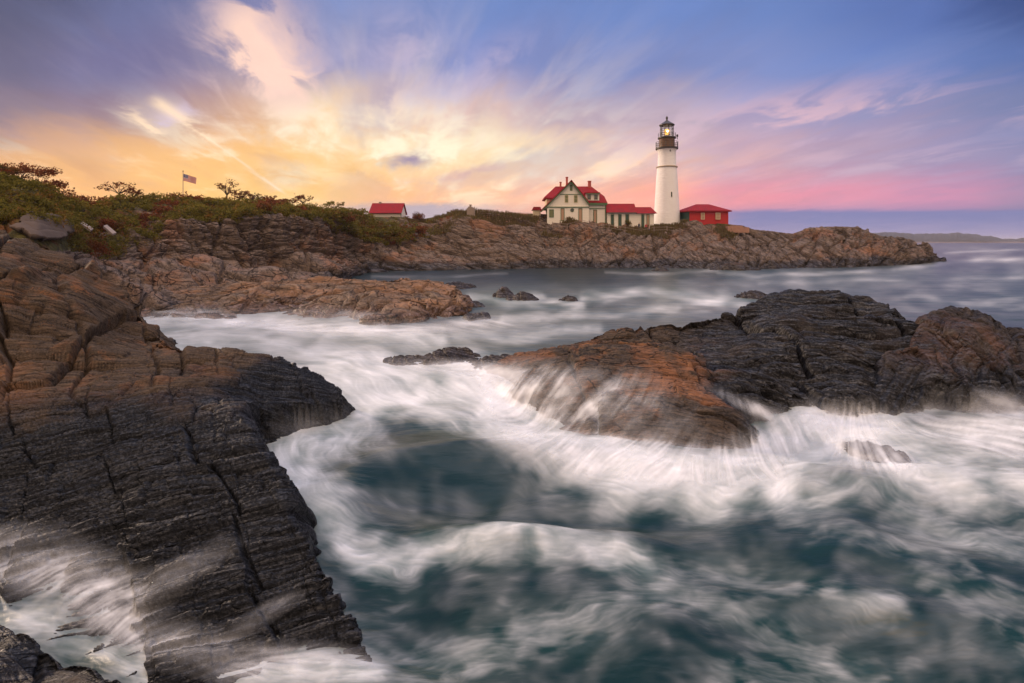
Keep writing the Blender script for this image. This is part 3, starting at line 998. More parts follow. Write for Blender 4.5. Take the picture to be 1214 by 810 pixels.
islet('low dark rock at the foot of the promontory, below the red hut', 872, 56, 321, 311, 4.0, 114)

# ------------------------------------------------------------------ the sea, its foam, and the thin wash over the rocks
def px_of(X, Y, Z=0.0):
    return CX + X / Y * F, HZ + (HC - Z) / Y * F


# drifts of foam lying on the water: (points, half width, strength); the points are places on the water, given by photograph position
FOAM = [
    ([(150, 388), (230, 380), (330, 384), (420, 392), (520, 402)], 10, 0.6),
    ([(180, 412), (260, 405), (340, 410), (430, 424), (520, 440)], 14, 0.6),
    ([(400, 440), (480, 452), (560, 458), (620, 478)], 22, 1.0),
    ([(300, 440), (400, 455), (450, 470)], 18, 0.65),
    ([(560, 455), (600, 500), (680, 535), (760, 562), (850, 575), (930, 565)], 27, 1.15),
    ([(480, 470), (560, 510), (640, 548), (740, 585), (850, 600)], 18, 0.75),
    ([(920, 575), (955, 545), (985, 515), (1035, 497)], 30, 1.05),
    ([(905, 520), (940, 500), (1000, 505), (1045, 500)], 16, 0.8),
    ([(1010, 520), (1060, 560), (1120, 580), (1214, 585), (1330, 590)], 24, 0.85),
    ([(1040, 505), (1120, 515), (1220, 512), (1330, 515)], 18, 0.8),
    ([(1060, 530), (1130, 545), (1230, 545)], 18, 0.7),
    ([(830, 590), (950, 600), (1060, 585), (1150, 590)], 22, 0.5),
    ([(470, 470), (420, 500), (370, 530), (340, 560)], 30, 0.85),
    ([(330, 545), (365, 590), (400, 625), (440, 660)], 24, 0.9),
    ([(310, 510), (350, 520), (400, 520)], 14, 0.8),
    ([(445, 672), (480, 668), (540, 654), (610, 652), (690, 660), (760, 668)], 15, 0.95),
    ([(760, 668), (860, 678), (960, 700), (1060, 730)], 12, 0.45),
    ([(420, 740), (470, 715), (500, 690)], 12, 0.3),
    ([(440, 800), (520, 780), (600, 760), (700, 735), (780, 700)], 20, 0.45),
    ([(760, 690), (860, 720), (960, 765), (1050, 815)], 14, 0.38),
    ([(860, 790), (960, 800), (1060, 810)], 18, 0.32),
    ([(960, 640), (1080, 660), (1214, 720), (1300, 760)], 12, 0.32),
    ([(1060, 610), (1150, 640), (1240, 660)], 16, 0.45),
    ([(1080, 690), (1180, 740), (1260, 800)], 14, 0.30),
    ([(-60, 668), (60, 672), (130, 700), (200, 745), (280, 790)], 17, 0.95),
    ([(-60, 720), (60, 735), (140, 770), (240, 815)], 16, 0.55),
    ([(180, 770), (260, 790), (350, 798), (450, 800)], 13, 0.75),
    ([(430, 350), (500, 360), (560, 358), (640, 352)], 4, 0.5),
    ([(560, 352), (600, 361), (640, 361), (690, 361)], 5, 0.7),
    ([(690, 350), (760, 344), (830, 352), (880, 356)], 5, 0.75),
    ([(600, 380), (700, 372), (800, 366)], 5, 0.35),
    ([(540, 398), (640, 395), (720, 385)], 6, 0.35),
    ([(440, 326), (520, 327), (600, 326)], 1.6, 0.3),
    ([(720, 322), (800, 323), (850, 322)], 1.6, 0.4),
    ([(850, 324), (900, 327), (960, 324), (1060, 319)], 2.0, 0.55),
    ([(1060, 318), (1100, 314), (1150, 309), (1230, 305)], 2.2, 0.6),
    ([(900, 336), (1000, 332), (1110, 330), (1260, 326)], 2.0, 0.28),
    ([(1080, 352), (1160, 358), (1260, 350)], 3.0, 0.22),
    ([(1120, 300), (1200, 296), (1300, 296)], 1.0, 0.35),
]
CALM = [((560, 578), 85, 38, 0.92), ((980, 690), 130, 20, 0.5), ((1120, 790), 80, 22, 0.5), ((520, 600), 60, 30, 0.6), ((700, 622), 170, 22, 0.75), ((850, 650), 130, 24, 0.7), ((560, 715), 130, 28, 0.75), ((850, 755), 60, 22, 0.6), ((420, 690), 20, 24, 0.6), ((690, 700), 60, 20, 0.4),
        ((395, 580), 14, 20, 0.2)]


def lic(noise, vx, vy, steps):
    """smear noise along a flow: the look of water in a long exposure"""
    H, W = noise.shape
    jj, ii = np.meshgrid(np.arange(W, dtype=np.float32), np.arange(H, dtype=np.float32))
    acc = noise.copy()
    wsum = 1.0
    for sgn in (1, -1):
        x, y = jj.copy(), ii.copy()
        for k in range(steps):
            xi, yi = np.clip(x, 0, W - 1).astype(int), np.clip(y, 0, H - 1).astype(int)
            x += sgn * vx[yi, xi]
            y += sgn * vy[yi, xi]
            wgt = 1 - (k + 1) / (steps + 1)
            xc, yc = np.clip(x, 0, W - 1.001), np.clip(y, 0, H - 1.001)
            x0, y0 = xc.astype(int), yc.astype(int)
            fx, fy = xc - x0, yc - y0
            s = (noise[y0, x0] * (1 - fx) + noise[y0, x0 + 1] * fx) * (1 - fy) + (noise[y0 + 1, x0] * (1 - fx) + noise[y0 + 1, x0 + 1] * fx) * fy
            acc += s * wgt
            wsum += wgt / 1.0 if sgn == 1 else wgt
    return acc / wsum


def blur(a, n):
    for _ in range(n):
        a = (np.roll(a, 1, 0) + np.roll(a, -1, 0) + np.roll(a, 1, 1) + np.roll(a, -1, 1) + 2 * a) / 6
    return a


def norm01(a):
    lo, hi = np.percentile(a, 2), np.percentile(a, 98)
    return np.clip((a - lo) / (hi - lo), 0, 1)


def rock_height(X, Y):
    z = np.full(X.shape, -9.0)
    for form, x0, x1, y0, y1 in ROCKS:
        m = (X > x0) & (X < x1) & (Y > y0) & (Y < y1)
        if m.any():
            z[m] = np.maximum(z[m], form.z(X[m], Y[m]))
    return z


_trees = {}


def rock_top(X, Y):
    """height of the finished, broken rock surface, felt for from above"""
    from mathutils.bvhtree import BVHTree
    z = np.full(X.shape, -9.0)
    down = Vector((0, 0, -1))
    for n, (form, x0, x1, y0, y1) in enumerate(ROCKS):
        m = (X > x0) & (X < x1) & (Y > y0) & (Y < y1)
        m &= form.z(X, Y) > form.floor + 0.12
        if m.sum() < 20:
            continue
        if n not in _trees:
            P, keep = form.mesh
            _trees[n] = BVHTree.FromPolygons(P.reshape(-1, 3).tolist(), grid_faces(P.shape[0], P.shape[1], keep).tolist())
        tr = _trees[n]
        out = np.full(m.sum(), -9.0)
        for i, (x, y) in enumerate(zip(X[m].tolist(), Y[m].tolist())):
            h = tr.ray_cast((x, y, 12.0), down)[0]
            if h is not None:
                out[i] = h.z
        z[m] = np.maximum(z[m], out)
    return z


def swell(X, Y):
    """low rounded swells near the rocks; far out almost flat"""
    near = 1 / (1 + (Y / 26.0) ** 2)
    z = 0.16 * fbm2(X * 0.33 + 0.12 * Y, Y * 0.42, 3, 201) * near
    for (px, py), sx, sy, h, ang in (((560, 545), 2.3, 0.8, 0.42, 8), ((640, 645), 2.2, 0.45, 0.24, -4), ((1100, 575), 2.4, 0.8, 0.35, 6), ((395, 590), 0.7, 1.2, 0.2, 0), ((560, 590), 1.7, 0.5, -0.22, 5),
                                    ((760, 615), 2.6, 0.5, -0.18, 3), ((980, 720), 2.2, 0.4, 0.16, -14), ((800, 560), 2.6, 0.8, 0.22, -6), ((80, 690), 1.2, 0.5, 0.12, -20)):
        c = xz(px, py, 0)
        ca, sa = math.cos(R(ang)), math.sin(R(ang))
        u = ((X - c[0]) * ca + (Y - c[1]) * sa) / sx
        v = ((Y - c[1]) * ca - (X - c[0]) * sa) / sy
        z = z + h * np.exp(-u * u - v * v)
    return z


def build_sea():
    dpx = 1.35
    px = np.arange(-340, 1554.1, dpx)
    py = np.concatenate([[286.235, 286.4, 286.6, 287.0, 287.5], np.arange(288.2, 300, 0.8), np.arange(300, 960, 1.15)])
    W, H = len(px), len(py)
    PX, PY = np.meshgrid(px, py)
    # how thick the drifts lie, and which way the water ran
    dens = np.zeros((H, W))
    fx, fy = np.full((H, W), 1.0), np.full((H, W), 0.02)
    fw = np.full((H, W), 0.12)
    wobx, woby = fbm2(PX / 60, PY / 36, 4, 5), fbm2(PX / 60 + 40, PY / 36, 4, 6)
    far = np.clip((PY - HZ) / 160, 0.08, 1)
    QX, QY = PX + wobx * 15 * far, PY + woby * 8 * far
    for pts, w, a in FOAM:
        if a < 0.5 and np.mean([p[1] for p in pts]) > 640:
            w, a = w * 1.45, a * 0.72
        best = np.full((H, W), 1e9)
        tx, ty = np.zeros((H, W)), np.zeros((H, W))
        for (x0, y0), (x1, y1) in zip(pts[:-1], pts[1:]):
            ex, ey = x1 - x0, y1 - y0
            t = np.clip(((QX - x0) * ex + (QY - y0) * ey) / (ex * ex + ey * ey), 0, 1)
            d = np.hypot(QX - x0 - t * ex, QY - y0 - t * ey)
            m = d < best
            best = np.where(m, d, best)
            L = math.hypot(ex, ey)
            tx, ty = np.where(m, ex / L, tx), np.where(m, ey / L, ty)
        g = a * np.exp(-(best / w) ** 2 * 0.8)
        dens = 1 - (1 - np.clip(dens, 0, 1.2)) * (1 - np.clip(g, 0, 0.97)) if False else np.maximum(dens, g) + 0.35 * np.minimum(dens, g)
        gw = np.exp(-(best / (w * 2.2)) ** 2) + 0.002
        fx += tx * gw * 3; fy += ty * gw * 3; fw += gw * 3
    # the inlet and the open water beyond keep a thin even veil, streaked by the swell
    dens += 0.14 * sst(PY, 326, 345) * sst(PY, 452, 415) * sst(QX, 960, 760) + 0.26 * sst(PY, 286, 296) * sst(PY, 400, 350) * sst(QX, 700, 900)
    for (cx, cy), sx, sy, a in CALM:
        dens = dens * (1 - a * np.exp(-((QX - cx) / sx) ** 2 - ((QY - cy) / sy) ** 2))
    # eddies
    e = fbm2(PX / 90, PY / 55, 3, 15)
    gy, gx = np.gradient(e, 1.15, dpx)
    k = 14 * np.clip((PY - 330) / 150, 0.0, 1.0)
    fx, fy = fx / fw + gy * k, fy / fw - gx * k
    L = np.hypot(fx, fy) + 1e-6
    vx, vy = (fx / L).astype(np.float32), (fy / L).astype(np.float32)
    rng = np.random.default_rng(4)
    n1 = rng.random((H, W)).astype(np.float32)
    n2 = blur(rng.random((H, W)).astype(np.float32), 8)
    n3 = blur(rng.random((H, W)).astype(np.float32), 40)
    def turned(deg):
        c, s_ = math.cos(R(deg)), math.sin(R(deg))
        return (vx * c - vy * s_).astype(np.float32), (vx * s_ + vy * c).astype(np.float32)
    va, vb = turned(17), turned(-21)
    nA, nB = rng.random((H, W)).astype(np.float32), rng.random((H, W)).astype(np.float32)
    s1 = norm01(0.4 * norm01(lic(blur(n1, 1), vx, vy, 20)) + 0.3 * norm01(lic(blur(nA, 1), *va, 24)) + 0.3 * norm01(lic(blur(nB, 2), *vb, 24)))
    s2 = norm01(0.5 * norm01(lic(n2, *va, 24)) + 0.5 * norm01(lic(blur(nB, 9), *vb, 20)))
    s3 = norm01(lic(n3, vx, vy, 26))
    veil = 0.18 * s1 + 0.38 * s2 + 0.44 * s3
    cloud = norm01(fbm2(QX / 42, QY / 26, 5, 31, 0.6))
    X = (PX - CX) / F
    Y = F * HC / (PY - HZ)
    X = X * Y
    rock = rock_height(X, Y)
    edge = np.exp(-np.clip(-rock, 0, 9) / 0.22) * (Y < 60)         # froth gathers against the rock
    cl2 = norm01(lic((fbm2(QX / 17 + 0.8 * fbm2(QX / 40, QY / 24, 3, 35), QY / 10 + 0.7 * fbm2(QX / 40 + 9, QY / 24, 3, 36), 5, 33, 0.62)).astype(np.float32), vx, vy, 9))
    tex = 0.36 * veil + 0.24 * cloud + 0.40 * cl2
    base = dens + 0.22 * edge * np.clip((PY - 330) / 60, 0, 1)
    body = 1 - np.exp(-1.25 * np.clip(base, 0, 2) ** 1.5)
    soft = norm01(blur(np.clip(base, 0, 1.3).astype(np.float32), 60))
    s0 = norm01(lic(n1, vx, vy, 16))
    fib = np.clip(0.35 * s0 + 0.40 * s1 + 0.25 * s2, 0, 1)
    # a soft bank of drifted foam, and fine strands drawn out of it
    foam = body * (0.30 + 0.40 * cloud + 0.36 * cl2) * (0.84 + 0.22 * fib) + 0.24 * fib ** 2.2 * np.clip(soft * 1.6, 0, 1) * (0.35 + 0.65 * cl2) * (1 - 0.6 * body)
    foam = foam + 0.13 * (tex ** 2.4) * np.clip((PY - 400) / 90, 0.15, 1) * (1 - body)
    foam = np.clip(foam - 0.055 * sst(PY, 420, 500), 0, 1) * 1.03
    haze_ = norm01(blur((cloud * 0.6 + cl2 * 0.4).astype(np.float32), 14))
    foam = foam + (1 - foam) * 0.11 * haze_ ** 1.6 * (0.70 + 0.45 * fib) * sst(PY, 400, 480)
    foam = np.where(PY < 372, foam * (0.55 + 0.45 * sst(PY, 340, 372)) * (0.45 + 0.8 * cl2), foam)
    foam = np.clip(foam, 0, 1)
    turb = np.clip(blur(base, 30), 0, 1)
    Z = swell(X, Y) + 0.05 * (foam - 0.3) * (Y < 40)
    P = np.stack([X, Y, Z], -1)
    # outer skirts so that the water reaches past the frame on every side
    me = grid_mesh('sea', P, {'foam': foam, 'turb': turb}, flip=False)
    m, t = new_mat('sea_water')
    p = t.pos()
    x, y, z = t.sep(p)
    fo = t.attr('foam')
    tu = t.attr('turb')
    r1 = t.noise(t.mapping(p, scale=(0.35, 1.0, 1)), 0.9, 5.0, 0.55, 0.3)
    r2 = t.noise(t.mapping(p, scale=(0.30, 1.0, 1)), 0.16, 6.0, 0.6, 0.2)
    fine = t.noise(t.mapping(p, scale=(0.6, 1.0, 1)), 7.0, 6.0, 0.65, 0.6)
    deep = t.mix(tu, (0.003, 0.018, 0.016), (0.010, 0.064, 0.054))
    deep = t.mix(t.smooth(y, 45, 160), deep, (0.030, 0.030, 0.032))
    nb = t.bump(r1 * 0.6 + r2 * 3.0 + fine * 0.05, 0.35, 0.35)
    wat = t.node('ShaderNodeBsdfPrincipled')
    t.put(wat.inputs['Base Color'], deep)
    t.put(wat.inputs['Roughness'], 0.30)
    wat.inputs['IOR'].default_value = 1.33
    t.put(wat.inputs['Normal'], nb)
    fm = t.node('ShaderNodeBsdfPrincipled')
    t.put(fm.inputs['Base Color'], (0.86, 0.88, 0.90, 1))
    t.put(fm.inputs['Roughness'], 0.9)
    t.put(fm.inputs['Specular IOR Level'], 0.15)
    fa = (fo + (fine - 0.5) * 0.10 * t.smooth(fo, 0.0, 0.3)).clamp()
    mx = t.node('ShaderNodeMixShader')
    t.put(mx.inputs[0], fa)
    t.nt.links.new(wat.outputs[0], mx.inputs[1])
    t.nt.links.new(fm.outputs[0], mx.inputs[2])
    out = t.node('ShaderNodeOutputMaterial')
    t.nt.links.new(mx.outputs[0], out.inputs[0])
    tag(link('sea', me, m), kind='structure')
    # the same water beyond the detailed part, a hand's breadth lower
    f = np.array([[0, 1, 2, 3]])
    far_me = np_mesh('outer_sea', np.array([[-16000, -30, -0.45], [16000, -30, -0.45], [16000, 14000, -0.45], [-16000, 14000, -0.45]], float), f, {'foam': np.zeros(4), 'turb': np.full(4, 0.3)})
    tag(link('outer_sea', far_me, m), kind='structure')
    return dens


build_sea()


def wash_material():
    m, t = new_mat('wash_foam')
    a = t.attr('foam')
    p = t.pos()
    fine = t.noise(p, 6.0, 6.0, 0.65, 0.4)
    fm = t.node('ShaderNodeBsdfPrincipled')
    t.put(fm.inputs['Base Color'], (0.86, 0.88, 0.90, 1))
    t.put(fm.inputs['Roughness'], 0.8)
    t.put(fm.inputs['Specular IOR Level'], 0.2)
    tr = t.node('ShaderNodeBsdfTransparent')
    mx = t.node('ShaderNodeMixShader')
    t.put(mx.inputs[0], (a * (0.85 + fine * 0.3)).clamp())
    t.nt.links.new(tr.outputs[0], mx.inputs[1])
    t.nt.links.new(fm.outputs[0], mx.inputs[2])
    out = t.node('ShaderNodeOutputMaterial')
    t.nt.links.new(mx.outputs[0], out.inputs[0])
    return m


M_WASH = wash_material()


def wash(name, px0, px1, py0, py1, dens_fn, flow_fn, lift=0.035, seed=1, thr=(0.35, 0.95), zmax=2.0, soft=4):
    """a thin running film of foam lying on water and rock alike; thick where dens_fn says, drawn out along flow_fn"""
    px = np.arange(px0, px1, 1.2)
    Ynear, Yfar = F * HC / (py1 - HZ), F * HC / (py0 - HZ)
    ys = geo(Yfar, Ynear, int((py1 - py0) / 1.1))
    X, Y = ray_grid(px0, px1, 1.2, ys)
    rk = rock_top(X, Y)
    for ax in (0, 1):
        rk = np.maximum(rk, np.maximum(np.roll(rk, 1, ax), np.roll(rk, -1, ax)))
    base_rk = rock_height(X, Y)
    wz = swell(X, Y)
    # a smooth shoulder where the sheet climbs from the water onto the rock
    k = 0.10
    Z = np.logaddexp(wz / k, base_rk / k) * k
    for _ in range(soft):
        Z[1:-1, 1:-1] = (Z[:-2, 1:-1] + Z[2:, 1:-1] + Z[1:-1, :-2] + Z[1:-1, 2:] + 2 * Z[1:-1, 1:-1]) / 6
    Z0 = Z + lift
    Z = np.maximum(Z0, rk + 0.02)
    for _ in range(1):
        Z[1:-1, 1:-1] = np.maximum((Z[:-2, 1:-1] + Z[2:, 1:-1] + Z[1:-1, :-2] + Z[1:-1, 2:] + 2 * Z[1:-1, 1:-1]) / 6, rk[1:-1, 1:-1] + 0.015)
    PX, PY = px_of(X, Y, Z)
    H, W = X.shape
    rng = np.random.default_rng(seed)
    vx, vy = flow_fn(PX, PY)
    L = np.hypot(vx, vy) + 1e-6
    # flow in cells of this grid
    gx = np.gradient(PX, axis=1); gyy = np.gradient(PY, axis=0)
    ux = (vx / L / np.maximum(np.abs(gx), 0.2)).astype(np.float32)
    uy = (vy / L / np.where(np.abs(gyy) < 0.25, 0.25, gyy)).astype(np.float32)
    ux, uy = np.clip(ux, -2, 2), np.clip(uy, -2, 2)
    s1 = norm01(lic(blur(rng.random((H, W)).astype(np.float32), 1), ux, uy, 26))
    s2 = norm01(lic(blur(rng.random((H, W)).astype(np.float32), 6), ux, uy, 40))
    s3 = norm01(lic(blur(rng.random((H, W)).astype(np.float32), 30), ux, uy, 40))
    tex = 0.34 * s1 + 0.26 * s2 + 0.18 * s3 + 0.22 * norm01(fbm2(PX / 18, PY / 13, 5, seed + 40, 0.6))
    d = dens_fn(PX, PY, Z, base_rk)
    a = (1 - np.exp(-1.35 * np.clip(d, 0, 2) ** 1.3)) * np.clip(0.02 + 1.45 * tex ** 1.3, 0, 1.2)
    e = np.minimum(np.minimum(np.arange(W)[None, :], np.arange(W)[::-1][None, :]) / 30.0, np.minimum(np.arange(H)[:, None], np.arange(H)[::-1][:, None]) / 20.0)
    a = np.clip(a * np.clip(e, 0, 1), 0, 0.97) * (Z < zmax) * np.where(rk > wz - 0.1, 0.30 + 0.70 * sst(Z0 - rk, -0.10, 0.12), 1.0)
    keep = (a[:-1, :-1] > 0.012) | (a[1:, 1:] > 0.012) | (a[:-1, 1:] > 0.012) | (a[1:, :-1] > 0.012)
    P = np.stack([X, Y, Z], -1)
    me = grid_mesh(name, P, {'foam': a}, keep, flip=True)
    o = link(name, me, M_WASH)
    tag(o, kind='stuff')
    return o


def gauss(PX, PY, cx, cy, sx, sy, rot=0):
    c, s = math.cos(R(rot)), math.sin(R(rot))
    u, v = ((PX - cx) * c + (PY - cy) * s) / sx, ((PY - cy) * c - (PX - cx) * s) / sy
    return np.exp(-u * u - v * v)


# streams running down the low brown side of the broad outcrop
def d_outcrop(PX, PY, Z, rk):
    d = 0.52 * gauss(PX, PY, 690, 465, 110, 34, 18) + 0.46 * gauss(PX, PY, 780, 515, 110, 36, 14) + 0.45 * gauss(PX, PY, 640, 490, 70, 30, 25)
    d += 0.9 * gauss(PX, PY, 700, 545, 120, 20, 16) + 0.8 * gauss(PX, PY, 840, 566, 110, 16, 4) + 0.85 * gauss(PX, PY, 600, 480, 40, 24, 40)
    d += 0.8 * gauss(PX, PY, 905, 490, 44, 7, 24) + 0.9 * gauss(PX, PY, 960, 508, 60, 20, -10) + 0.55 * gauss(PX, PY, 900, 540, 40, 30)
    d -= 0.30 * gauss(PX, PY, 850, 500, 36, 22) + 0.3 * gauss(PX, PY, 690, 462, 24, 8, -20)
    d *= 1 - 0.9 * sst(PY, 442, 418) 
    d = d * (0.98 + 0.50 * fbm2(PX / 26, PY / 20, 4, 123))
    return np.clip(d, 0, 1.2) * (1 - sst(rk, 1.15, 1.6))


def f_outcrop(PX, PY):
    # streams fan out from the crest
    ang = np.interp(PX, [560, 640, 720, 800, 860, 920, 1000], [152, 148, 138, 118, 88, 50, 60])
    ang = ang + 24 * fbm2(PX / 46, PY / 40, 4, 88, 0.6)
    return np.cos(np.radians(ang)), np.sin(np.radians(ang))


wash('foam_streams', 540, 1060, 424, 600, d_outcrop, f_outcrop, 0.03, 3, (0.30, 1.0))


# surf boiling round the foot of the right rock
def d_right(PX, PY, Z, rk):
    d = 0.75 * gauss(PX, PY, 1130, 510, 90, 22, 4) + 0.7 * gauss(PX, PY, 1220, 515, 60, 26) + 0.8 * gauss(PX, PY, 1010, 505, 30, 22) + 0.85 * gauss(PX, PY, 1040, 545, 60, 20, 10)
    d += 0.45 * gauss(PX, PY, 1190, 480, 60, 12, 10)
    return np.clip(d, 0, 1.1) * (1 - sst(rk, 0.5, 1.1))


def f_right(PX, PY):
    ang = np.interp(PX, [980, 1040, 1100, 1214], [120, 60, 20, 8]) + 14 * fbm2(PX / 60, PY / 40, 3, 99)
    return np.cos(np.radians(ang)), np.sin(np.radians(ang))


wash('foam_surf', 960, 1320, 455, 600, d_right, f_right, 0.05, 5, (0.30, 1.0))


# the wave that has just run up the foot of the slab
def d_slab(PX, PY, Z, rk):
    d = 0.85 * gauss(PX, PY, 40, 672, 110, 26, 10) + 0.65 * gauss(PX, PY, 130, 715, 70, 28, 40) + 0.50 * gauss(PX, PY, 190, 690, 70, 14, -35) + 0.6 * gauss(PX, PY, 230, 770, 110, 22, 16)
    d += 0.55 * gauss(PX, PY, 370, 785, 80, 16, 6) + 0.30 * gauss(PX, PY, 240, 670, 50, 10, -30) + 0.5 * gauss(PX, PY, 0, 640, 60, 14, -8) + 0.35 * gauss(PX, PY, 300, 735, 50, 10, -28)
    return np.clip(d, 0, 1.1) * (1 - sst(rk, 0.75, 1.1))


def f_slab(PX, PY):
    ang = np.interp(PY, [600, 660, 740, 800], [-14, -18, -30, 10]) + 16 * fbm2(PX / 70, PY / 50, 3, 77)
    return np.cos(np.radians(ang)), np.sin(np.radians(ang))


wash('foam_wash', -130, 480, 612, 840, d_slab, f_slab, 0.05, 7, (0.28, 1.0))


# froth against the nose of the slab, the reef and the tawny ledge
def d_inlet(PX, PY, Z, rk):
    d = 0.3 * gauss(PX, PY, 345, 505, 60, 14, -6) + 0.6 * gauss(PX, PY, 530, 436, 90, 8, 3) + 0.55 * gauss(PX, PY, 330, 385, 130, 9, 4) + 0.6 * gauss(PX, PY, 480, 390, 110, 8) + 0.5 * gauss(PX, PY, 600, 445, 50, 10)
    d += 0.55 * gauss(PX, PY, 200, 378, 60, 9, -10) + 0.5 * gauss(PX, PY, 570, 383, 40, 5) + 0.45 * gauss(PX, PY, 400, 372, 60, 6, 3)
    return np.clip(d, 0, 1) * (1 - sst(rk, 0.25, 0.6))


def f_inlet(PX, PY):
    ang = 4 + 12 * fbm2(PX / 60, PY / 20, 3, 66)
    return np.cos(np.radians(ang)), np.sin(np.radians(ang))


wash('foam_froth', 150, 700, 362, 530, d_inlet, f_inlet, 0.05, 9, (0.25, 1.0))

# ------------------------------------------------------------------ mesh builder for made things
class MB:
    def __init__(self):
        self.v, self.f = [], []

    def add(self, verts, faces):
        o = len(self.v)
        self.v += [tuple(map(float, p)) for p in verts]
        self.f += [tuple(i + o for i in f) for f in faces]
        return self

    def box(self, x0, x1, y0, y1, z0, z1):
        return self.add([(x0, y0, z0), (x1, y0, z0), (x1, y1, z0), (x0, y1, z0), (x0, y0, z1), (x1, y0, z1), (x1, y1, z1), (x0, y1, z1)],
                        [(0, 3, 2, 1), (4, 5, 6, 7), (0, 1, 5, 4), (1, 2, 6, 5), (2, 3, 7, 6), (3, 0, 4, 7)])

    def prism(self, poly, d0, d1, axis='y'):
        """a polygon (x,z) pushed through from y=d0 to y=d1"""
        n = len(poly)
        if axis == 'y':
            vs = [(p[0], d0, p[1]) for p in poly] + [(p[0], d1, p[1]) for p in poly]
        else:
            vs = [(d0, p[0], p[1]) for p in poly] + [(d1, p[0], p[1]) for p in poly]
        return self.add(vs, [tuple(range(n)), tuple(range(2 * n - 1, n - 1, -1))] + [(i, n + i, n + (i + 1) % n, (i + 1) % n) for i in range(n)])

    def slab(self, quad, th):
        """a thick sheet on a quad or polygon, thickened along its normal"""
        q = [Vector(p) for p in quad]
        n = (q[1] - q[0]).cross(q[2] - q[0]).normalized() * th
        k = len(q)
        return self.add([tuple(p) for p in q] + [tuple(p + n) for p in q], [tuple(range(k - 1, -1, -1)), tuple(range(k, 2 * k))] + [(i, (i + 1) % k, k + (i + 1) % k, k + i) for i in range(k)])

    def bar(self, a, b, r, n=6, r2=None):
        a, b = Vector(a), Vector(b)
        r2 = r if r2 is None else r2
        d = (b - a).normalized()
        u = d.orthogonal().normalized()
        w = d.cross(u)
        vs = []
        for c, rr in ((a, r), (b, r2)):
            for i in range(n):
                t = 2 * math.pi * i / n
                vs.append(tuple(c + u * math.cos(t) * rr + w * math.sin(t) * rr))
        return self.add(vs, [tuple(range(n - 1, -1, -1)), tuple(range(n, 2 * n))] + [(i, (i + 1) % n, n + (i + 1) % n, n + i) for i in range(n)])

    def lathe(self, prof, n=32, cx=0, cy=0, caps=True):
        vs = []
        for r, z in prof:
            for i in range(n):
                t = 2 * math.pi * i / n
                vs.append((cx + r * math.cos(t), cy + r * math.sin(t), z))
        fs = []
        for k in range(len(prof) - 1):
            for i in range(n):
                j = (i + 1) % n
                fs.append((k * n + i, k * n + j, (k + 1) * n + j, (k + 1) * n + i))
        if caps:
            fs += [tuple(range(n - 1, -1, -1)), tuple(range((len(prof) - 1) * n, len(prof) * n))]
        return self.add(vs, fs)

    def build(self, name, mat, parent=None, loc=(0, 0, 0), smooth=False):
        me = bpy.data.meshes.new(name)
        me.from_pydata(self.v, [], self.f)
        me.validate()
        if smooth:
            me.polygons.foreach_set('use_smooth', np.ones(len(me.polygons), bool))
            try:
                me.set_sharp_from_angle(angle=R(40))
            except Exception:
                pass
        me.update()
        return link(name, me, mat, parent, loc)


def empty(name, loc, label=None, cat=None, group=None):
    o = bpy.data.objects.new(name, None)
    COL.objects.link(o)
    o.location = loc
    return tag(o, label, cat, group)


def planks(name, col, pitch=0.35, var=0.05, rough=0.6):
    """painted boards: thin dark joints every pitch metres of height"""
    m, t = new_mat(name)
    p = t.pos()
    x, y, z = t.sep(p)
    f = t.math('FRACT', z / pitch)
    n = t.noise(t.mapping(p, scale=(1, 1, 0.3)), 2.5, 6.0, 0.65)
    c = t.mix(n, tuple(v * (1 - var * 2) for v in col), col)
    c = t.mix(t.smooth(f, 0.12, 0.02) * 0.45, c, tuple(v * 0.45 for v in col))
    finish(t, c, rough, t.bump(f, 0.25, 0.02), 0.35)
    return m


def shingle(name, col, pitch=0.3):
    m, t = new_mat(name)
    p = t.pos()
    x, y, z = t.sep(p)
    b = t.node('ShaderNodeTexBrick')
    t.put(b.inputs['Vector'], t.comb(x, z * 1.3, 0.0))
    b.inputs['Scale'].default_value = 1.0
    b.inputs['Brick Width'].default_value = 0.5
    b.inputs['Row Height'].default_value = pitch
    b.inputs['Mortar Size'].default_value = 0.03
    b.inputs['Color1'].default_value = tuple(v * 0.86 for v in col) + (1,)
    b.inputs['Color2'].default_value = tuple(col) + (1,)
    b.inputs['Mortar'].default_value = tuple(v * 0.55 for v in col) + (1,)
    n = t.noise(p, 0.8, 6.0, 0.65)
    c = t.mix(t.smooth(n, 0.4, 0.65) * 0.6, V(t, b.outputs[0]), (col[0] * 0.55, col[1] * 1.6, col[2] * 1.2))
    finish(t, c, 0.75, None, 0.25)
    return m


M_WHITE = planks('white_boards', (0.84, 0.78, 0.67))
M_RED_ROOF = shingle('red_shingles', (0.31, 0.007, 0.012))
M_RED_WALL = planks('red_boards', (0.46, 0.022, 0.022), 0.4)
M_GREEN = flat_mat('green_trim_paint', (0.07, 0.14, 0.06), 0.6)
M_OLIVE = flat_mat('olive_shutter_paint', (0.16, 0.17, 0.08), 0.6, 0.25, 6)
M_TAN = flat_mat('tan_door_boards', (0.42, 0.26, 0.17), 0.65, 0.2, 6, streak=True)
M_DKGREEN = flat_mat('dark_green_paint', (0.03, 0.075, 0.055), 0.5)
M_BRICK = flat_mat('chimney_brick', (0.42, 0.09, 0.07), 0.85, 0.3, 5)
M_CREAM = flat_mat('cream_paint', (0.62, 0.52, 0.33), 0.65)
M_GLASS_D = flat_mat('dark_window_glass', (0.025, 0.028, 0.03), 0.08, 0.1, 1.0, spec=0.8)
M_WIRE = flat_mat('weathered_fence_metal', (0.30, 0.22, 0.19), 0.55)
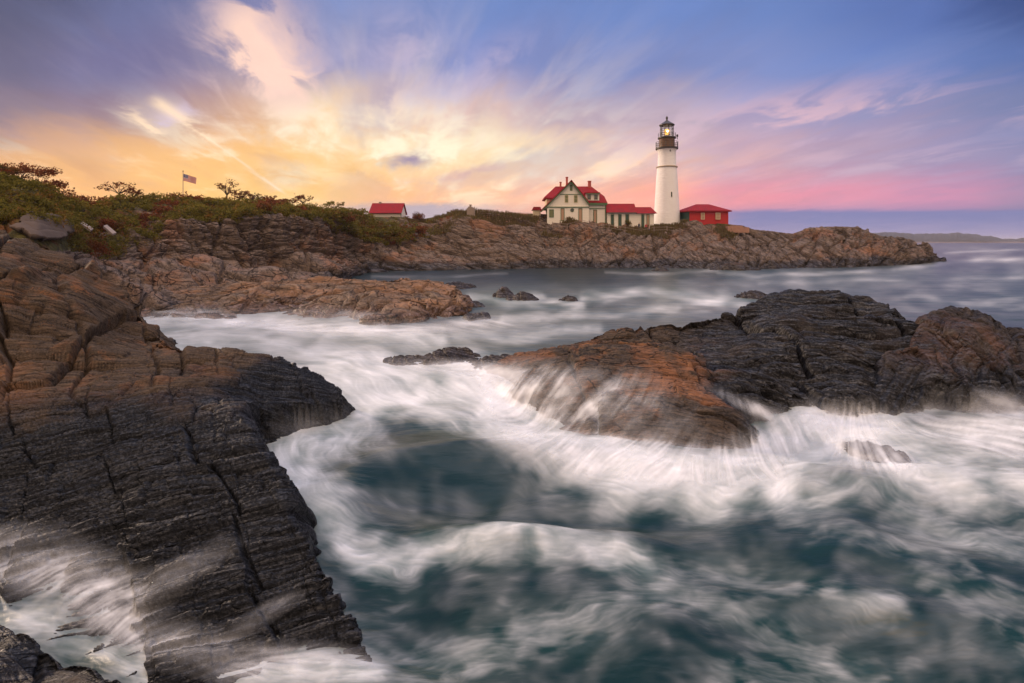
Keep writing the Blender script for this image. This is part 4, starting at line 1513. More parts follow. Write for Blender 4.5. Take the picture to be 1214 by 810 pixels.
M_POST = flat_mat('weathered_post_wood', (0.16, 0.12, 0.10), 0.9, 0.3, 6)
M_IRON = flat_mat('black_iron', (0.045, 0.036, 0.028), 0.45, 0.2, 4)
M_BRONZE = flat_mat('brown_watch_room', (0.16, 0.085, 0.045), 0.5, 0.35, 2.5, streak=True)
M_STONE = flat_mat('grey_masonry', (0.28, 0.22, 0.18), 0.9, 0.35, 2.2, 0.5)
M_CONC = flat_mat('old_concrete', (0.090, 0.064, 0.048), 0.95, 0.45, 0.9, 0.6)


def tower_mat():
    m, t = new_mat('whitewashed_rubble')
    p = t.pos()
    x, y, z = t.sep(p)
    v = t.voronoi(t.mapping(p, scale=(1.0, 1.0, 1.7)), 1.5)
    n = t.noise(p, 3.0, 6.0, 0.7)
    st = t.noise(t.mapping(p, scale=(1, 1, 0.12)), 1.1, 6.0, 0.7)
    c = t.mix(t.smooth(st, 0.55, 0.75) * 0.35, (0.82, 0.80, 0.79), (0.56, 0.49, 0.43))
    c = t.mix(t.smooth(n, 0.55, 0.75) * 0.25, c, (0.58, 0.54, 0.50))
    finish(t, c, 0.75, t.bump(v * 0.7 + n * 0.4, 0.5, 0.10), 0.3)
    return m


M_TOWER = tower_mat()


def S(Y):
    return Y / F


def wx(px, Y): return (px - CX) * S(Y)
def wz(py, Y): return HC + (HZ - py) * S(Y)


# ------------------------------------------------------------------ the lighthouse
def lighthouse():
    Y = 117.0
    s = S(Y)
    base = Vector((wx(790.6, Y), Y, wz(268.5, Y)))
    root = empty('lighthouse', base, 'tall white tapering lighthouse with brown watch room and glowing lantern', 'lighthouse')
    r = lambda px: px * s
    h = lambda py: wz(py, Y) - base.z
    tw = MB().lathe([(r(15.6), h(270)), (r(15.2), h(264)), (r(14.0), h(243)), (r(12.9), h(224)), (r(11.9), h(207)), (r(11.35), h(199.6)), (r(11.3), h(199.2))], 48).build('tower', M_TOWER, root, smooth=True)
    MB().lathe([(r(11.5), h(199.3)), (r(12.3), h(198.9)), (r(12.3), h(197.9)), (r(11.2), h(197.5))], 48).build('belt_course', flat_mat('stained_ledge', (0.40, 0.32, 0.23), 0.8), root, smooth=True)
    up = MB().lathe([(r(10.7), h(198)), (r(10.35), h(188)), (r(10.3), h(180)), (r(10.9), h(178.6)), (r(11.3), h(177.6))], 48).build('upper_tower', M_TOWER, root, smooth=True)
    w = MB().box(r(0.4), r(2.4), -r(13.6), -r(12.7), h(235.4), h(228.4)).build('window_frame', M_WHITE, root)
    g = MB().box(r(0.7), r(2.1), -r(13.72), -r(13.55), h(234.9), h(228.9))
    g.build('pane', M_GLASS_D, w)
    MB().box(r(.3), r(1.2), -r(10.7), -r(9.9), h(181.5), h(179.4)).build('vent', M_IRON, root)
    MB().lathe([(r(11.2), h(177.6)), (r(12.9), h(177.2)), (r(13.0), h(175.6)), (r(9.0), h(175.4))], 40).build('gallery_deck', M_IRON, root, smooth=True)
    rail = MB()
    for k in range(16):
        a = 2 * math.pi * k / 16
        c_, s_ = math.cos(a) * r(12.6), math.sin(a) * r(12.6)
        rail.bar((c_, s_, h(175.8)), (c_, s_, h(168.6)), 0.05)
    for q in (168.8, 171, 173.4):
        for k in range(32):
            a, b = 2 * math.pi * k / 32, 2 * math.pi * (k + 1) / 32
            rail.bar((math.cos(a) * r(12.6), math.sin(a) * r(12.6), h(q)), (math.cos(b) * r(12.6), math.sin(b) * r(12.6), h(q)), 0.035, 5)
    rail.build('gallery_railing', M_IRON, root)
    MB().lathe([(r(9.1), h(175.5)), (r(8.9), h(165.5)), (r(9.2), h(164.9))], 32).build('watch_room', M_BRONZE, root, smooth=True)
    MB().lathe([(r(8.6), h(165)), (r(10.4), h(164.6)), (r(10.5), h(163.2)), (r(7.0), h(163.0))], 32).build('lantern_deck', M_IRON, root, smooth=True)
    rl = MB()
    for k in range(12):
        a = 2 * math.pi * k / 12
        c_, s_ = math.cos(a) * r(10.1), math.sin(a) * r(10.1)
        rl.bar((c_, s_, h(163.2)), (c_, s_, h(158.2)), 0.035)
    for q in (158.4, 160.8):
        for k in range(24):
            a, b = 2 * math.pi * k / 24, 2 * math.pi * (k + 1) / 24
            rl.bar((math.cos(a) * r(10.1), math.sin(a) * r(10.1), h(q)), (math.cos(b) * r(10.1), math.sin(b) * r(10.1), h(q)), 0.028, 5)
    rl.build('lantern_railing', M_IRON, root)
    # lantern: a ten-sided glass room
    n = 10
    fr = MB()
    R0 = r(7.4)
    for k in range(n):
        a, b = 2 * math.pi * (k + .5) / n, 2 * math.pi * (k + 1.5) / n
        p = lambda t, z: (math.cos(t) * R0, math.sin(t) * R0, h(z))
        fr.bar(p(a, 163), p(a, 149), 0.075)
        for z in (162.6, 158.3, 153.4, 149.2):
            fr.bar(p(a, z), p(b, z), 0.055, 5)
    lan = fr.build('lantern_frame', M_IRON, root)
    m, t = new_mat('lantern_glass')
    gl = t.node('ShaderNodeBsdfGlossy'); gl.inputs['Roughness'].default_value = 0.03
    tr = t.node('ShaderNodeBsdfTransparent')
    t.put(tr.inputs[0], (0.95, 0.97, 0.95, 1))
    mx = t.node('ShaderNodeMixShader'); mx.inputs[0].default_value = 0.10
    t.nt.links.new(tr.outputs[0], mx.inputs[1]); t.nt.links.new(gl.outputs[0], mx.inputs[2])
    o = t.node('ShaderNodeOutputMaterial'); t.nt.links.new(mx.outputs[0], o.inputs[0])
    MB().lathe([(R0 * .965, h(162.9)), (R0 * .965, h(149.2))], n, caps=False).build('lantern_glass', m, root)
    m2, t = new_mat('lit_lens')
    x, y, z = t.sep(t.pos())
    em = t.node('ShaderNodeEmission')
    t.put(em.inputs[0], lin((255, 176, 84)) + (1,)); em.inputs[1].default_value = 2.2
    o = t.node('ShaderNodeOutputMaterial'); t.nt.links.new(em.outputs[0], o.inputs[0])
    m3, t = new_mat('lamp')
    em = t.node('ShaderNodeEmission'); t.put(em.inputs[0], lin((255, 232, 200)) + (1,)); em.inputs[1].default_value = 6.0
    o = t.node('ShaderNodeOutputMaterial'); t.nt.links.new(em.outputs[0], o.inputs[0])
    ln = MB().lathe([(r(0.6), h(160.4)), (r(2.6), h(159.0)), (r(3.5), h(157)), (r(3.3), h(155)), (r(2.2), h(153.6))], 20).build('lens', m2, root, smooth=True)
    MB().lathe([(r(0.9), h(158)), (r(1.5), h(156.7)), (r(0.9), h(155.2))], 12, 0, -r(2.9)).build('lamp', m3, ln, smooth=True)
    MB().lathe([(r(1.2), h(163.1)), (r(0.9), h(160.2))], 12).build('lens_pedestal', M_IRON, root, smooth=True)
    MB().lathe([(r(7.9), h(149.4)), (r(8.9), h(149.0)), (r(8.9), h(148.2)), (r(6.2), h(146.4)), (r(3.0), h(144.3)), (r(1.6), h(143.2))], 20).build('lantern_roof', M_IRON, root, smooth=False)
    MB().lathe([(r(1.2), h(143.4)), (r(0.9), h(141.4)), (r(1.35), h(140.6)), (r(1.35), h(139.3)), (r(0.5), h(138.3)), (r(.15), h(137.4))], 12).build('roof_vent', M_IRON, root, smooth=True)
    f = MB().bar((r(11.4), -r(3), h(166)), (r(11.4), -r(3), h(160.0)), 0.07)
    f.bar((r(11.4), -r(3), h(162.8)), (r(11.4), -r(3), h(160.4)), 0.22, 10)
    f.bar((r(9.2), -r(2.6), h(164.2)), (r(11.4), -r(3), h(164.2)), 0.05)
    f.build('fog_signal', M_IRON, root)


lighthouse()


# ------------------------------------------------------------------ the keepers' house
def window_part(root, x0, x1, z0, z1, yf, fmat, pmat, name='window', fw=0.10, cross=True):
    """frame round a pane, both children; y grows away from the viewer"""
    fr = MB()
    fr.box(x0, x0 + fw, yf - 0.07, yf + 0.05, z0, z1).box(x1 - fw, x1, yf - 0.07, yf + 0.05, z0, z1)
    fr.box(x0 + fw, x1 - fw, yf - 0.07, yf + 0.05, z1 - fw, z1).box(x0 + fw, x1 - fw, yf - 0.07, yf + 0.05, z0, z0 + fw)
    if cross:
        zm = (z0 + z1) / 2
        fr.box(x0 + fw, x1 - fw, yf - 0.05, yf + 0.03, zm - 0.03, zm + 0.03)
    f = fr.build(name, fmat, root)
    MB().box(x0 + fw * .9, x1 - fw * .9, yf - 0.02, yf + 0.04, z0 + fw * .9, z1 - fw * .9).build('pane', pmat, f)
    return f


def keepers_house():
    Y = 111.0
    bx, bz = wx(684, Y), wz(266, Y)
    root = empty('keepers_house', (bx, Y, bz), 'large white house with a red roof, green trim and a wide front gable', 'house')
    X = lambda px: wx(px, Y) - bx
    Z = lambda py: wz(py, Y) - bz
    yb = 8.5                          # depth of the main block
    y1 = 1.6                          # main front wall lies behind the gable front
    eR, rg = Z(240.2), Z(218.2)       # eave and ridge of the main roof
    # walls
    w = MB()
    w.prism([(X(649.5), -2.5), (X(697.5), -2.5), (X(697.5), Z(241.0)), (X(677), Z(215.6)), (X(644), Z(247.5)), (X(649.5), Z(247.5))], 0.0, yb - 1, 'y')
    w.box(X(697.5) + .01, X(719.6), y1, yb, -3.5, eR + 0.15)
    w.build('wall', M_WHITE, root)
    lw = MB().prism([(X(648.5), -2.5), (X(648.5), Z(246.2)), (X(697.8), Z(246.2)), (X(697.8), -2.5)], -0.45, -0.004, 'y')
    lw.build('porch_wall', M_WHITE, root)
    # green trim: belt above the porch, corner boards, gable barge boards
    tr = MB().box(X(648.2), X(698.2), -0.60, -0.45, Z(246.4), Z(245.3))
    tr.box(X(697.8), X(719.8), y1 - 0.10, y1 - 0.003, Z(247.4), Z(246.5))
    tr.box(X(719.0), X(719.9), y1 - 0.12, y1 - 0.004, -3.4, eR)
    tr.box(X(697.9), X(698.7), y1 - 0.9, y1 - 0.05, -2.5, Z(246.5))
    tr.box(X(664), X(691), -0.07, -0.003, Z(231.0), Z(230.2))
    tr.build('green_trim', M_GREEN, root)

    def rake(a, b, th=0.42, pr=0.55):
        (ax, az), (bx_, bz_) = a, b
        d = Vector((bx_ - ax, 0, bz_ - az)).normalized()
        n = Vector((-d.z, 0, d.x))
        if n.z < 0: n = -n
        q = [(ax, az), (bx_, bz_), (bx_ - n.x * th, bz_ - n.z * th), (ax - n.x * th, az - n.z * th)]
        return MB().prism(q, -pr, -0.01, 'y')
    ap, el, er = (X(677.2), Z(213.6)), (X(640.2), Z(250.2)), (X(699.4), Z(241.2))
    rake(ap, el).build('bargeboard', M_GREEN, root)
    rake(ap, er).build('bargeboard', M_GREEN, root)
    # the gable roof runs back into the main roof; its left side sweeps low
    g = MB()
    g.slab([(ap[0], -.62, ap[1] + .02), (el[0], -.62, el[1] + .02), (el[0], yb - 1.5, el[1] + .02), (ap[0], yb - 1.5, ap[1] + .02)], 0.18)
    g.slab([(er[0], -.62, er[1] + .02), (ap[0], -.62, ap[1] + .02), (ap[0], yb - 2.5, ap[1] + .02), (er[0], yb - 2.5, er[1] + .02)], 0.18)
    g.build('gable_roof', M_RED_ROOF, root)
    # main roof: long ridge, hipped at both ends, flared at the right
    ym = (y1 + yb) / 2
    le, re = X(645.5), X(721.3)
    eL = Z(233.4)
    f0, b0 = y1 - .55, yb + .5
    rl, rr = X(661), X(705.3)
    kx, kz = X(719.3), Z(231.5)
    vs = [(le, f0, eL), (re, f0, eR), (re, b0, eR), (le, b0, eL), (rl, ym, rg), (rr, ym, rg), (kx, y1 + 1.2, kz), (kx, yb - 1.2, kz),
          (le, f0, eL - .25), (re, f0, eR - .25), (re, b0, eR - .25), (le, b0, eL - .25)]
    fs = [(0, 1, 6, 5, 4), (3, 4, 5, 7, 2), (0, 4, 3), (5, 6, 7), (1, 2, 7, 6), (8, 11, 10, 9), (0, 8, 9, 1), (1, 9, 10, 2), (2, 10, 11, 3), (3, 11, 8, 0)]
    roof = MB().add(vs, fs).build('roof', M_RED_ROOF, root)
    MB().box(X(698.5), re - .03, f0 - .05, f0 + .08, eR - .5, eR - .02).build('fascia', M_GREEN, root)
    # left dormer wall under the high eave, and right dormer with two windows
    MB().box(X(648.5), X(657), f0 + .5, yb - 1, Z(243), eL - .1).build('upper_bay', M_CREAM, root)
    dz0, dz1 = Z(237.2), Z(228.8)
    dm = MB().box(X(695.9), X(711.6), y1 - .35, ym - .5, dz0, dz1).build('dormer', M_WHITE, root)
    MB().box(X(695.2), X(712.3), y1 - .75, ym, dz1, dz1 + .22).build('dormer_roof', M_RED_ROOF, dm)
    MB().box(X(695.3), X(712.2), y1 - .80, y1 - .70, dz1 - .2, dz1 - .001).build('dormer_fascia', M_GREEN, dm)
    for a, b in ((697.3, 701.5), (705.4, 709.8)):
        window_part(dm, X(a), X(b), Z(236.2), Z(230.4), y1 - .36, M_OLIVE, M_GLASS_D)
    # chimneys with their caps
    for px, w_, t_, b_, yy in ((667.2, 1.9, 213.5, 220, ym), (674.3, 2.3, 208.2, 220, ym - 1.2), (703.0, 3.6, 212.2, 222, ym)):
        c = MB().box(X(px - w_ / 2), X(px + w_ / 2), yy - .35, yy + .35, Z(b_), Z(t_)).build('chimney', M_BRICK, roof)
        MB().box(X(px - w_ / 2) - .08, X(px + w_ / 2) + .08, yy - .43, yy + .43, Z(t_), Z(t_) + .14).build('chimney_cap', M_BRICK, roof)
    # gable windows with olive shutters
    window_part(root, X(675.6), X(678.6), Z(226.2), Z(219.2), -0.02, M_GREEN, M_OLIVE)
    for a, b in ((669.4, 673.8), (680.2, 684.9)):
        window_part(root, X(a), X(b), Z(240.6), Z(231.2), -0.02, M_CREAM, M_OLIVE)
    # boarded doors and windows of the ground floor
    for a, b, t_, b_, mt, yf in ((651.0, 656.4, 248.6, 258, M_OLIVE, -.46), (664.4, 669.0, 247.2, 262, M_TAN, -.46), (685.4, 690.0, 247.2, 264, M_TAN, -.46), (704.7, 709.2, 248.2, 264, M_TAN, y1 - .01)):
        d = window_part(root, X(a), X(b), Z(b_), Z(t_), yf, M_GREEN, mt, 'door', 0.12, False)
    rw = MB()
    n = 16
    for k in range(n):
        a, b = 2 * math.pi * k / n, 2 * math.pi * (k + 1) / n
        cx, cz, rr_ = X(678), Z(249.4), 0.36
        rw.bar((cx + math.cos(a) * rr_, -.48, cz + math.sin(a) * rr_), (cx + math.cos(b) * rr_, -.48, cz + math.sin(b) * rr_), .06, 6)
    rwo = rw.build('round_window', M_GREEN, root)
    MB().prism([(cx + math.cos(2 * math.pi * k / n) * .34, cz + math.sin(2 * math.pi * k / n) * .34) for k in range(n)], -.475, -.40).build('pane', M_GLASS_D, rwo)
    # low porch roof by the left end
    return Y


keepers_house()


def lean_to():
    Y = 112.0
    bx, bz = wx(636, Y), wz(253, Y)
    root = empty('garden_shed', (bx, Y, bz), 'tiny cream shed with a low red roof at the left end of the white house', 'shed')
    X = lambda px: wx(px, Y) - bx
    Z = lambda py: wz(py, Y) - bz
    MB().box(X(632), X(641), 0, 2.5, -1, Z(249)).build('wall', M_CREAM, root)
    MB().prism([(X(630.5), Z(249.2)), (X(632.6), Z(245.4)), (X(640.6), Z(245.4)), (X(642), Z(249.2))], -.3, 2.8).build('roof', M_RED_ROOF, root)


lean_to()


def wing():
    Y = 112.0
    bx, bz = wx(747, Y), wz(266.5, Y)
    root = empty('covered_walkway', (bx, Y, bz), 'low white wing with dark doors and a stepped red roof between house and tower', 'building')
    X = lambda px: wx(px, Y) - bx
    Z = lambda py: wz(py, Y) - bz
    MB().box(X(719.9), X(754.2), 0, 4, -3, Z(251)).build('wall', M_WHITE, root)
    MB().box(X(754.2) + .01, X(775.5), 0.1, 3.6, -3, Z(252)).build('wall', M_WHITE, root)

    def gab(x0, x1, e, r_, d):
        x0, x1, e, r_ = X(x0), X(x1), Z(e), Z(r_)
        v = [(x0, -.5, e), (x1, -.5, e), (x1, d + .5, e), (x0, d + .5, e), (x0, d / 2, r_), (x1, d / 2, r_)]
        return MB().add(v, [(0, 1, 5, 4), (2, 3, 4, 5), (0, 4, 3), (1, 2, 5), (0, 3, 2, 1)])
    gab(719.0, 754.6, 252.4, 240.8, 4).build('roof', M_RED_ROOF, root)
    x1, e, r_ = X(778.6), Z(253.2), Z(245.0)
    x0, d = X(753.5), 3.6
    xr = X(774.0)
    MB().add([(x0, -.4, e), (x1, -.4, e), (x1, d + .5, e), (x0, d + .5, e), (x0, d / 2, r_), (xr, d / 2, r_)], [(0, 1, 5, 4), (2, 3, 4, 5), (0, 4, 3), (1, 2, 5), (0, 3, 2, 1)]).build('roof', M_RED_ROOF, root)
    MB().box(X(719.5), X(754.4), -.56, -.502, Z(253.0), Z(252.2)).build('gutter', M_DKGREEN, root)
    for a, b, m_ in ((724, 728, M_DKGREEN), (732.8, 737, M_DKGREEN), (741.4, 745.8, M_DKGREEN), (760.2, 763.8, M_DKGREEN), (766.4, 770.0, M_TAN)):
        window_part(root, X(a), X(b), -1.2, Z(254.0), -.01, M_OLIVE, m_, 'door', 0.12, False)


wing()


def red_hut():
    Y = 113.0
    bx, bz = wx(840, Y), wz(266, Y)
    root = empty('red_hut', (bx, Y, bz), 'squat all-red building with a hipped roof to the right of the lighthouse', 'building')
    X = lambda px: wx(px, Y) - bx
    Z = lambda py: wz(py, Y) - bz
    a, b, c = X(817.4), X(864.2), X(812.2)
    d = 6.5
    e = Z(249.6)
    # front wall, with the left end wall set back in plan so that it shows
    MB().add([(a, 0, -1.5), (b, .3, -1.5), (b - .6, d, -1.5), (c, d * .8, -1.5), (a, 0, e), (b, .3, e), (b - .6, d, e), (c, d * .8, e)],
             [(0, 1, 5, 4), (1, 2, 6, 5), (2, 3, 7, 6), (4, 5, 6, 7)]).build('wall', M_RED_WALL, root)
    MB().add([(c - .02, d * .8, -1.5), (a - .02, 0, -1.5), (a - .02, 0, e), (c - .02, d * .8, e)], [(0, 1, 2, 3)]).build('end_wall', M_DKGREEN, root)
    ov = .55
    r0, r1 = X(831.6), X(847.0)
    rz = Z(241.0)
    v = [(a - ov, -ov, e - .05), (b + ov, -.2, e - .02), (b, d + ov, e), (c - ov, d * .8 + ov, e), (r0, d * .5, rz), (r1, d * .5, rz),
         (a - ov, -ov, e - .3), (b + ov, -.2, e - .27), (b, d + ov, e - .25), (c - ov, d * .8 + ov, e - .25)]
    MB().add(v, [(0, 1, 5, 4), (1, 2, 5), (2, 3, 4, 5), (3, 0, 4), (0, 6, 7, 1), (1, 7, 8, 2), (2, 8, 9, 3), (3, 9, 6, 0), (6, 9, 8, 7)]).build('roof', M_RED_ROOF, root)
    for p, q in ((831.0, 835.4), (848.4, 854.0)):
        window_part(root, X(p), X(q), Z(260.3), Z(252.4), .02, M_CREAM, M_TAN)


red_hut()


def left_shed():
    Y = 110.0
    bx, bz = wx(457, Y), wz(261, Y)
    root = empty('white_shed', (bx, Y, bz), 'plain white shed with a red pitched roof standing alone behind the shrubs', 'shed')
    X = lambda px: wx(px, Y) - bx
    Z = lambda py: wz(py, Y) - bz
    e, r_ = Z(252.6), Z(240.6)
    d = 5.0
    MB().prism([(0, -2), (d, -2), (d, e + .1), (d / 2, r_ - .25), (0, e + .1)], X(440), X(475.2), 'x').build('wall', M_WHITE, root)
    rf = MB()
    rf.slab([(X(437.8), -.6, e - .15), (X(476.6), -.6, e - .15), (X(476.6), d / 2, r_), (X(437.8), d / 2, r_)], .14)
    rf.slab([(X(437.8), d / 2, r_), (X(476.6), d / 2, r_), (X(476.6), d + .6, e - .15), (X(437.8), d + .6, e - .15)], .14)
    rf.build('roof', M_RED_ROOF, root)
    MB().box(X(475.22), X(475.5), -.05, .4, -2, e).build('corner_board', M_GREEN, root)
    MB().box(X(446), X(448.4), d / 2 - .3, d / 2 + .3, r_ - .3, Z(238.6)).build('chimney', M_STONE, root)


left_shed()


def monument():
    Y = 111.0
    g = wz(253, Y)
    bx = wx(558, Y)
    root = empty('stone_pier', (bx, Y, g), 'squat grey stone pier with a stub chimney on the bare crest', 'pier')
    s = S(Y)
    MB().prism([(-4.2 * s, -.6), (5.2 * s, -.6), (4.9 * s, 5.6 * s), (3.2 * s, 7.0 * s), (1.6 * s, 6.8 * s), (1.2 * s, 7.6 * s), (-2.6 * s, 7.6 * s), (-3.0 * s, 6.2 * s), (-4.0 * s, 6.0 * s)], -.8, .8).build('masonry', M_STONE, root)
    MB().box(-1.3 * s, .9 * s, -.3, .3, 7.59 * s, 9.6 * s).box(-1.7 * s, 1.3 * s, -.38, .38, 9.6 * s, 10.2 * s).build('chimney', M_STONE, root)


monument()


# ------------------------------------------------------------------ fences along the edge of the promontory
def crest_z(px, Y):
    """height of the ground at distance Y in a photograph column"""
    c = int(np.argmin(np.abs(HPX - px)))
    col = HP[:, c]
    i = int(np.argmin(np.abs(col[:, 1] - Y) + (HK[:, 0] < 4) * 50))
    return float(col[i, 2])


def fence(pts, label, step=2.4, h=1.15, rails=(0.45, 1.05), r=0.05, post=0.06, mat=None):
    """posts and rails along (px, Y) points on the ground"""
    mat = mat or M_WIRE
    P = []
    for (p0, y0), (p1, y1) in zip(pts[:-1], pts[1:]):
        a, b = Vector((wx(p0, y0), y0)), Vector((wx(p1, y1), y1))
        n = max(1, int((b - a).length / step))
        for k in range(n):
            t = k / n
            yy = y0 + (y1 - y0) * t
            q = a.lerp(b, t)
            P.append(Vector((q.x, yy, crest_z(q.x / yy * F + CX, yy))))
    q = Vector((wx(pts[-1][0], pts[-1][1]), pts[-1][1], 0)); q.z = crest_z(pts[-1][0], pts[-1][1]); P.append(q)
    base = P[len(P) // 2].copy()
    root = empty('fence', base, label, 'fence')
    for p in P:
        MB().bar(p - base - Vector((0, 0, .4)), p - base + Vector((0, 0, h + .08)), post, 5).build('post', mat, root)
    for z in rails:
        m = MB()
        for a, b in zip(P[:-1], P[1:]):
            m.bar(a - base + Vector((0, 0, z)), b - base + Vector((0, 0, z)), r * .7, 5)
        m.build('rail', mat, root)


fence([(655, 108.6), (690, 108.2), (722, 108.5), (760, 109), (806, 109.5)], 'thin pale rail fence along the turf in front of the white house and tower')
fence([(566, 111), (594, 111.2), (640, 111.5)], 'sparse wire fence across the bare crest left of the white house', 5.0, 1.5, (0.5, 1.0, 1.4), 0.03, 0.06)
fence([(866, 111), (872, 110), (880, 110.5)], 'short metal railing at the edge beside the red hut', 1.1, 1.5, (0.5, 1.0, 1.45), 0.05, 0.07)
fence([(820, 108.8), (838, 108.4), (856, 108.6)], 'low weathered fence on the rock below the red hut', 1.7, 1.0, (0.4, 0.9), 0.05, 0.07, M_POST)


def block_wall():
    Y = 109.5
    c = crest_z(876, Y)
    root = MB()
    for i, (a, b, t) in enumerate(((861, 869.9, 268.4), (870.1, 878.9, 267.6), (879.1, 887, 269.6))):
        root.box(wx(a, Y) - wx(874, Y), wx(b, Y) - wx(874, Y), -.8 + .15 * i, .9, wz(276, Y) - c, wz(t, Y) - c)
    o = root.build('retaining_wall', flat_mat('rough_wall_stone', (0.36, 0.20, 0.14), 0.9, 0.35, 1.6, 0.6), None, (wx(874, Y), Y, c))
    tag(o, 'rough reddish stone wall under the short metal railing', 'wall')


block_wall()


# ------------------------------------------------------------------ visitors by the wing
def person(px, Y, h, shirt, trousers, label, turn=0.0, arm=0.2, name='person'):
    g = crest_z(px, Y)
    k = h / 1.75
    bm_v = [(0, 0, .98), (0, 0, 1.22), (0, 0, 1.46), (0, -.01, 1.56), (0, -.02, 1.66), (0, -.02, 1.76),
            (.18, 0, 1.44), (.24, -.02, 1.16), (.25, -arm, .92), (-.18, 0, 1.44), (-.25, .0, 1.16), (-.24, -arm * .3, .90),
            (.10, 0, .92), (.11, -.02, .5), (.12, .02, .06), (.13, -.14, .03), (-.10, 0, .92), (-.11, .03, .5), (-.12, .06, .06), (-.12, -.08, .03)]
    ed = [(0, 1), (1, 2), (2, 3), (3, 4), (4, 5), (2, 6), (6, 7), (7, 8), (2, 9), (9, 10), (10, 11), (0, 12), (12, 13), (13, 14), (14, 15), (0, 16), (16, 17), (17, 18), (18, 19)]
    rad = [.15, .145, .15, .06, .095, .075, .075, .05, .035, .075, .05, .035, .10, .07, .05, .035, .10, .07, .05, .035]
    me = bpy.data.meshes.new(name)
    me.from_pydata([(x * k, y * k, z * k) for x, y, z in bm_v], ed, [])
    o = link(name, me, None, None, (wx(px, Y), Y, g))
    o.rotation_euler = (0, 0, turn)
    sk = o.modifiers.new('skin', 'SKIN')
    for v, r_ in zip(me.skin_vertices[0].data, rad):
        v.radius = (r_ * k, r_ * k * .8)
    me.skin_vertices[0].data[0].use_root = True
    su = o.modifiers.new('sub', 'SUBSURF')
    su.levels = su.render_levels = 1
    m, t = new_mat('clothes')
    x, y, z = t.sep(V(t, t.node('ShaderNodeTexCoord').outputs['Object']))
    c = t.mix(t.math('GREATER_THAN', z, .98 * k), trousers, shirt)
    c = t.mix(t.math('GREATER_THAN', z, 1.53 * k), c, lin((190, 140, 115)))
    c = t.mix(t.math('GREATER_THAN', z, 1.73 * k), c, (0.03, 0.02, 0.015))
    finish(t, c, 0.85)
    me.materials.append(m)
    tag(o, label, 'person')


person(757.6, 109.8, 1.75, (0.05, 0.05, 0.07), (0.05, 0.05, 0.08), 'visitor in dark clothes standing by the wing with the stepped roof', 0.5)
person(765.8, 109.9, 1.7, (0.45, 0.06, 0.06), (0.06, 0.06, 0.1), 'visitor in a red top in front of the end door of the wing', -0.3)
person(769.6, 109.7, 1.6, (0.5, 0.3, 0.28), (0.15, 0.18, 0.26), 'visitor in a pale pink top nearest to the tower', 1.2)


# ------------------------------------------------------------------ flag on the bluff
def flag():
    Y = 72.0
    g = crest_z(216.5, Y)
    x = wx(217, Y)
    root = empty('flagpole', (x, Y, g), 'thin flagpole on the bluff with a drooping striped flag', 'flagpole')
    top = wz(203.6, Y) - g
    s = S(Y)
    MB().bar((0, 0, -1), (0, 0, top), .06, 8, .04).build('pole', flat_mat('pole_paint', (0.45, 0.36, 0.30), 0.5), root)
    MB().lathe([(.02, top - .02), (.10, top + .06), (.10, top + .12), (.02, top + .2)], 10).build('finial', flat_mat('gilt', (0.5, 0.35, 0.12), 0.4), root, smooth=True)
    L, Hh = 15.0 * s, 8.2 * s
    n, mrow = 26, 14
    P = np.zeros((mrow + 1, n + 1, 3))
    for j in range(mrow + 1):
        for i in range(n + 1):
            u, v = i / n, j / mrow
            P[j, i] = (0.06 + u * L * .97, 0.22 * math.sin(u * 8.5 + v * .8) * u, top - .3 - u * 3.8 * s - u * u * .1 - v * Hh * (1 - .06 * u))
    m, t = new_mat('flag_cloth')
    a, b = t.attr('fu'), t.attr('fv')
    st = t.math('LESS_THAN', t.math('FRACT', b * 6.5), 0.5)
    c = t.mix(st, (0.70, 0.62, 0.58), (0.48, 0.015, 0.03))
    can = t.math('LESS_THAN', a, 0.4) * t.math('LESS_THAN', b, 7 / 13)
    star = t.math('LESS_THAN', t.vmath('DISTANCE', t.comb(t.math('FRACT', a * 15.0), t.math('FRACT', b * 9.3), 0.0), (0.5, 0.5, 0.0), out=1), 0.27)
    c = t.mix(can, c, t.mix(star, (0.02, 0.03, 0.17), (0.70, 0.66, 0.66)))
    finish(t, c, 0.8)
    uu, vv = np.meshgrid(np.linspace(0, 1, n + 1), np.linspace(0, 1, mrow + 1))
    fl = link('flag', grid_mesh('flag', P, {'fu': uu, 'fv': vv}), m, root)


flag()


# ------------------------------------------------------------------ old concrete apron and fallen slabs at the left
def concrete():
    def block(name, pts, Y0, th, label, mat, cat):
        v = [at(px, py, y) for px, py, y in pts]
        c = np.mean(v, 0)
        o = MB().slab([tuple(p - c) for p in v], th)
        o = o.build(name, mat, None, tuple(c))
        tag(o, label, cat)
    o = link('concrete_apron', APRON[0], M_CONC, None, tuple(APRON[1]))
    sol = o.modifiers.new('thickness', 'SOLIDIFY')
    sol.thickness, sol.offset = 0.35, -1
    tag(o, 'smooth brown-grey concrete apron on the bank behind the stacked blocks of the slab', 'concrete slab')
    st = flat_mat('pale_stone', (0.26, 0.21, 0.18), 0.9, 0.3, 2.0, 0.4)
    block('stone_slab', [(94, 266.5, 41.0), (107, 275, 40.4), (110, 273, 41), (98, 265, 41.6)], 38, 0.16, 'pale tilted stone slab half sunk in the shrubs, nearer the concrete apron', st, 'stone')
    block('stone_slab', [(122, 270, 46.4), (133, 279.5, 45.4), (137.5, 278, 46), (126, 268.5, 47)], 43, 0.18, 'pale tilted stone slab leaning at the foot of the shrub bank', st, 'stone')


concrete()

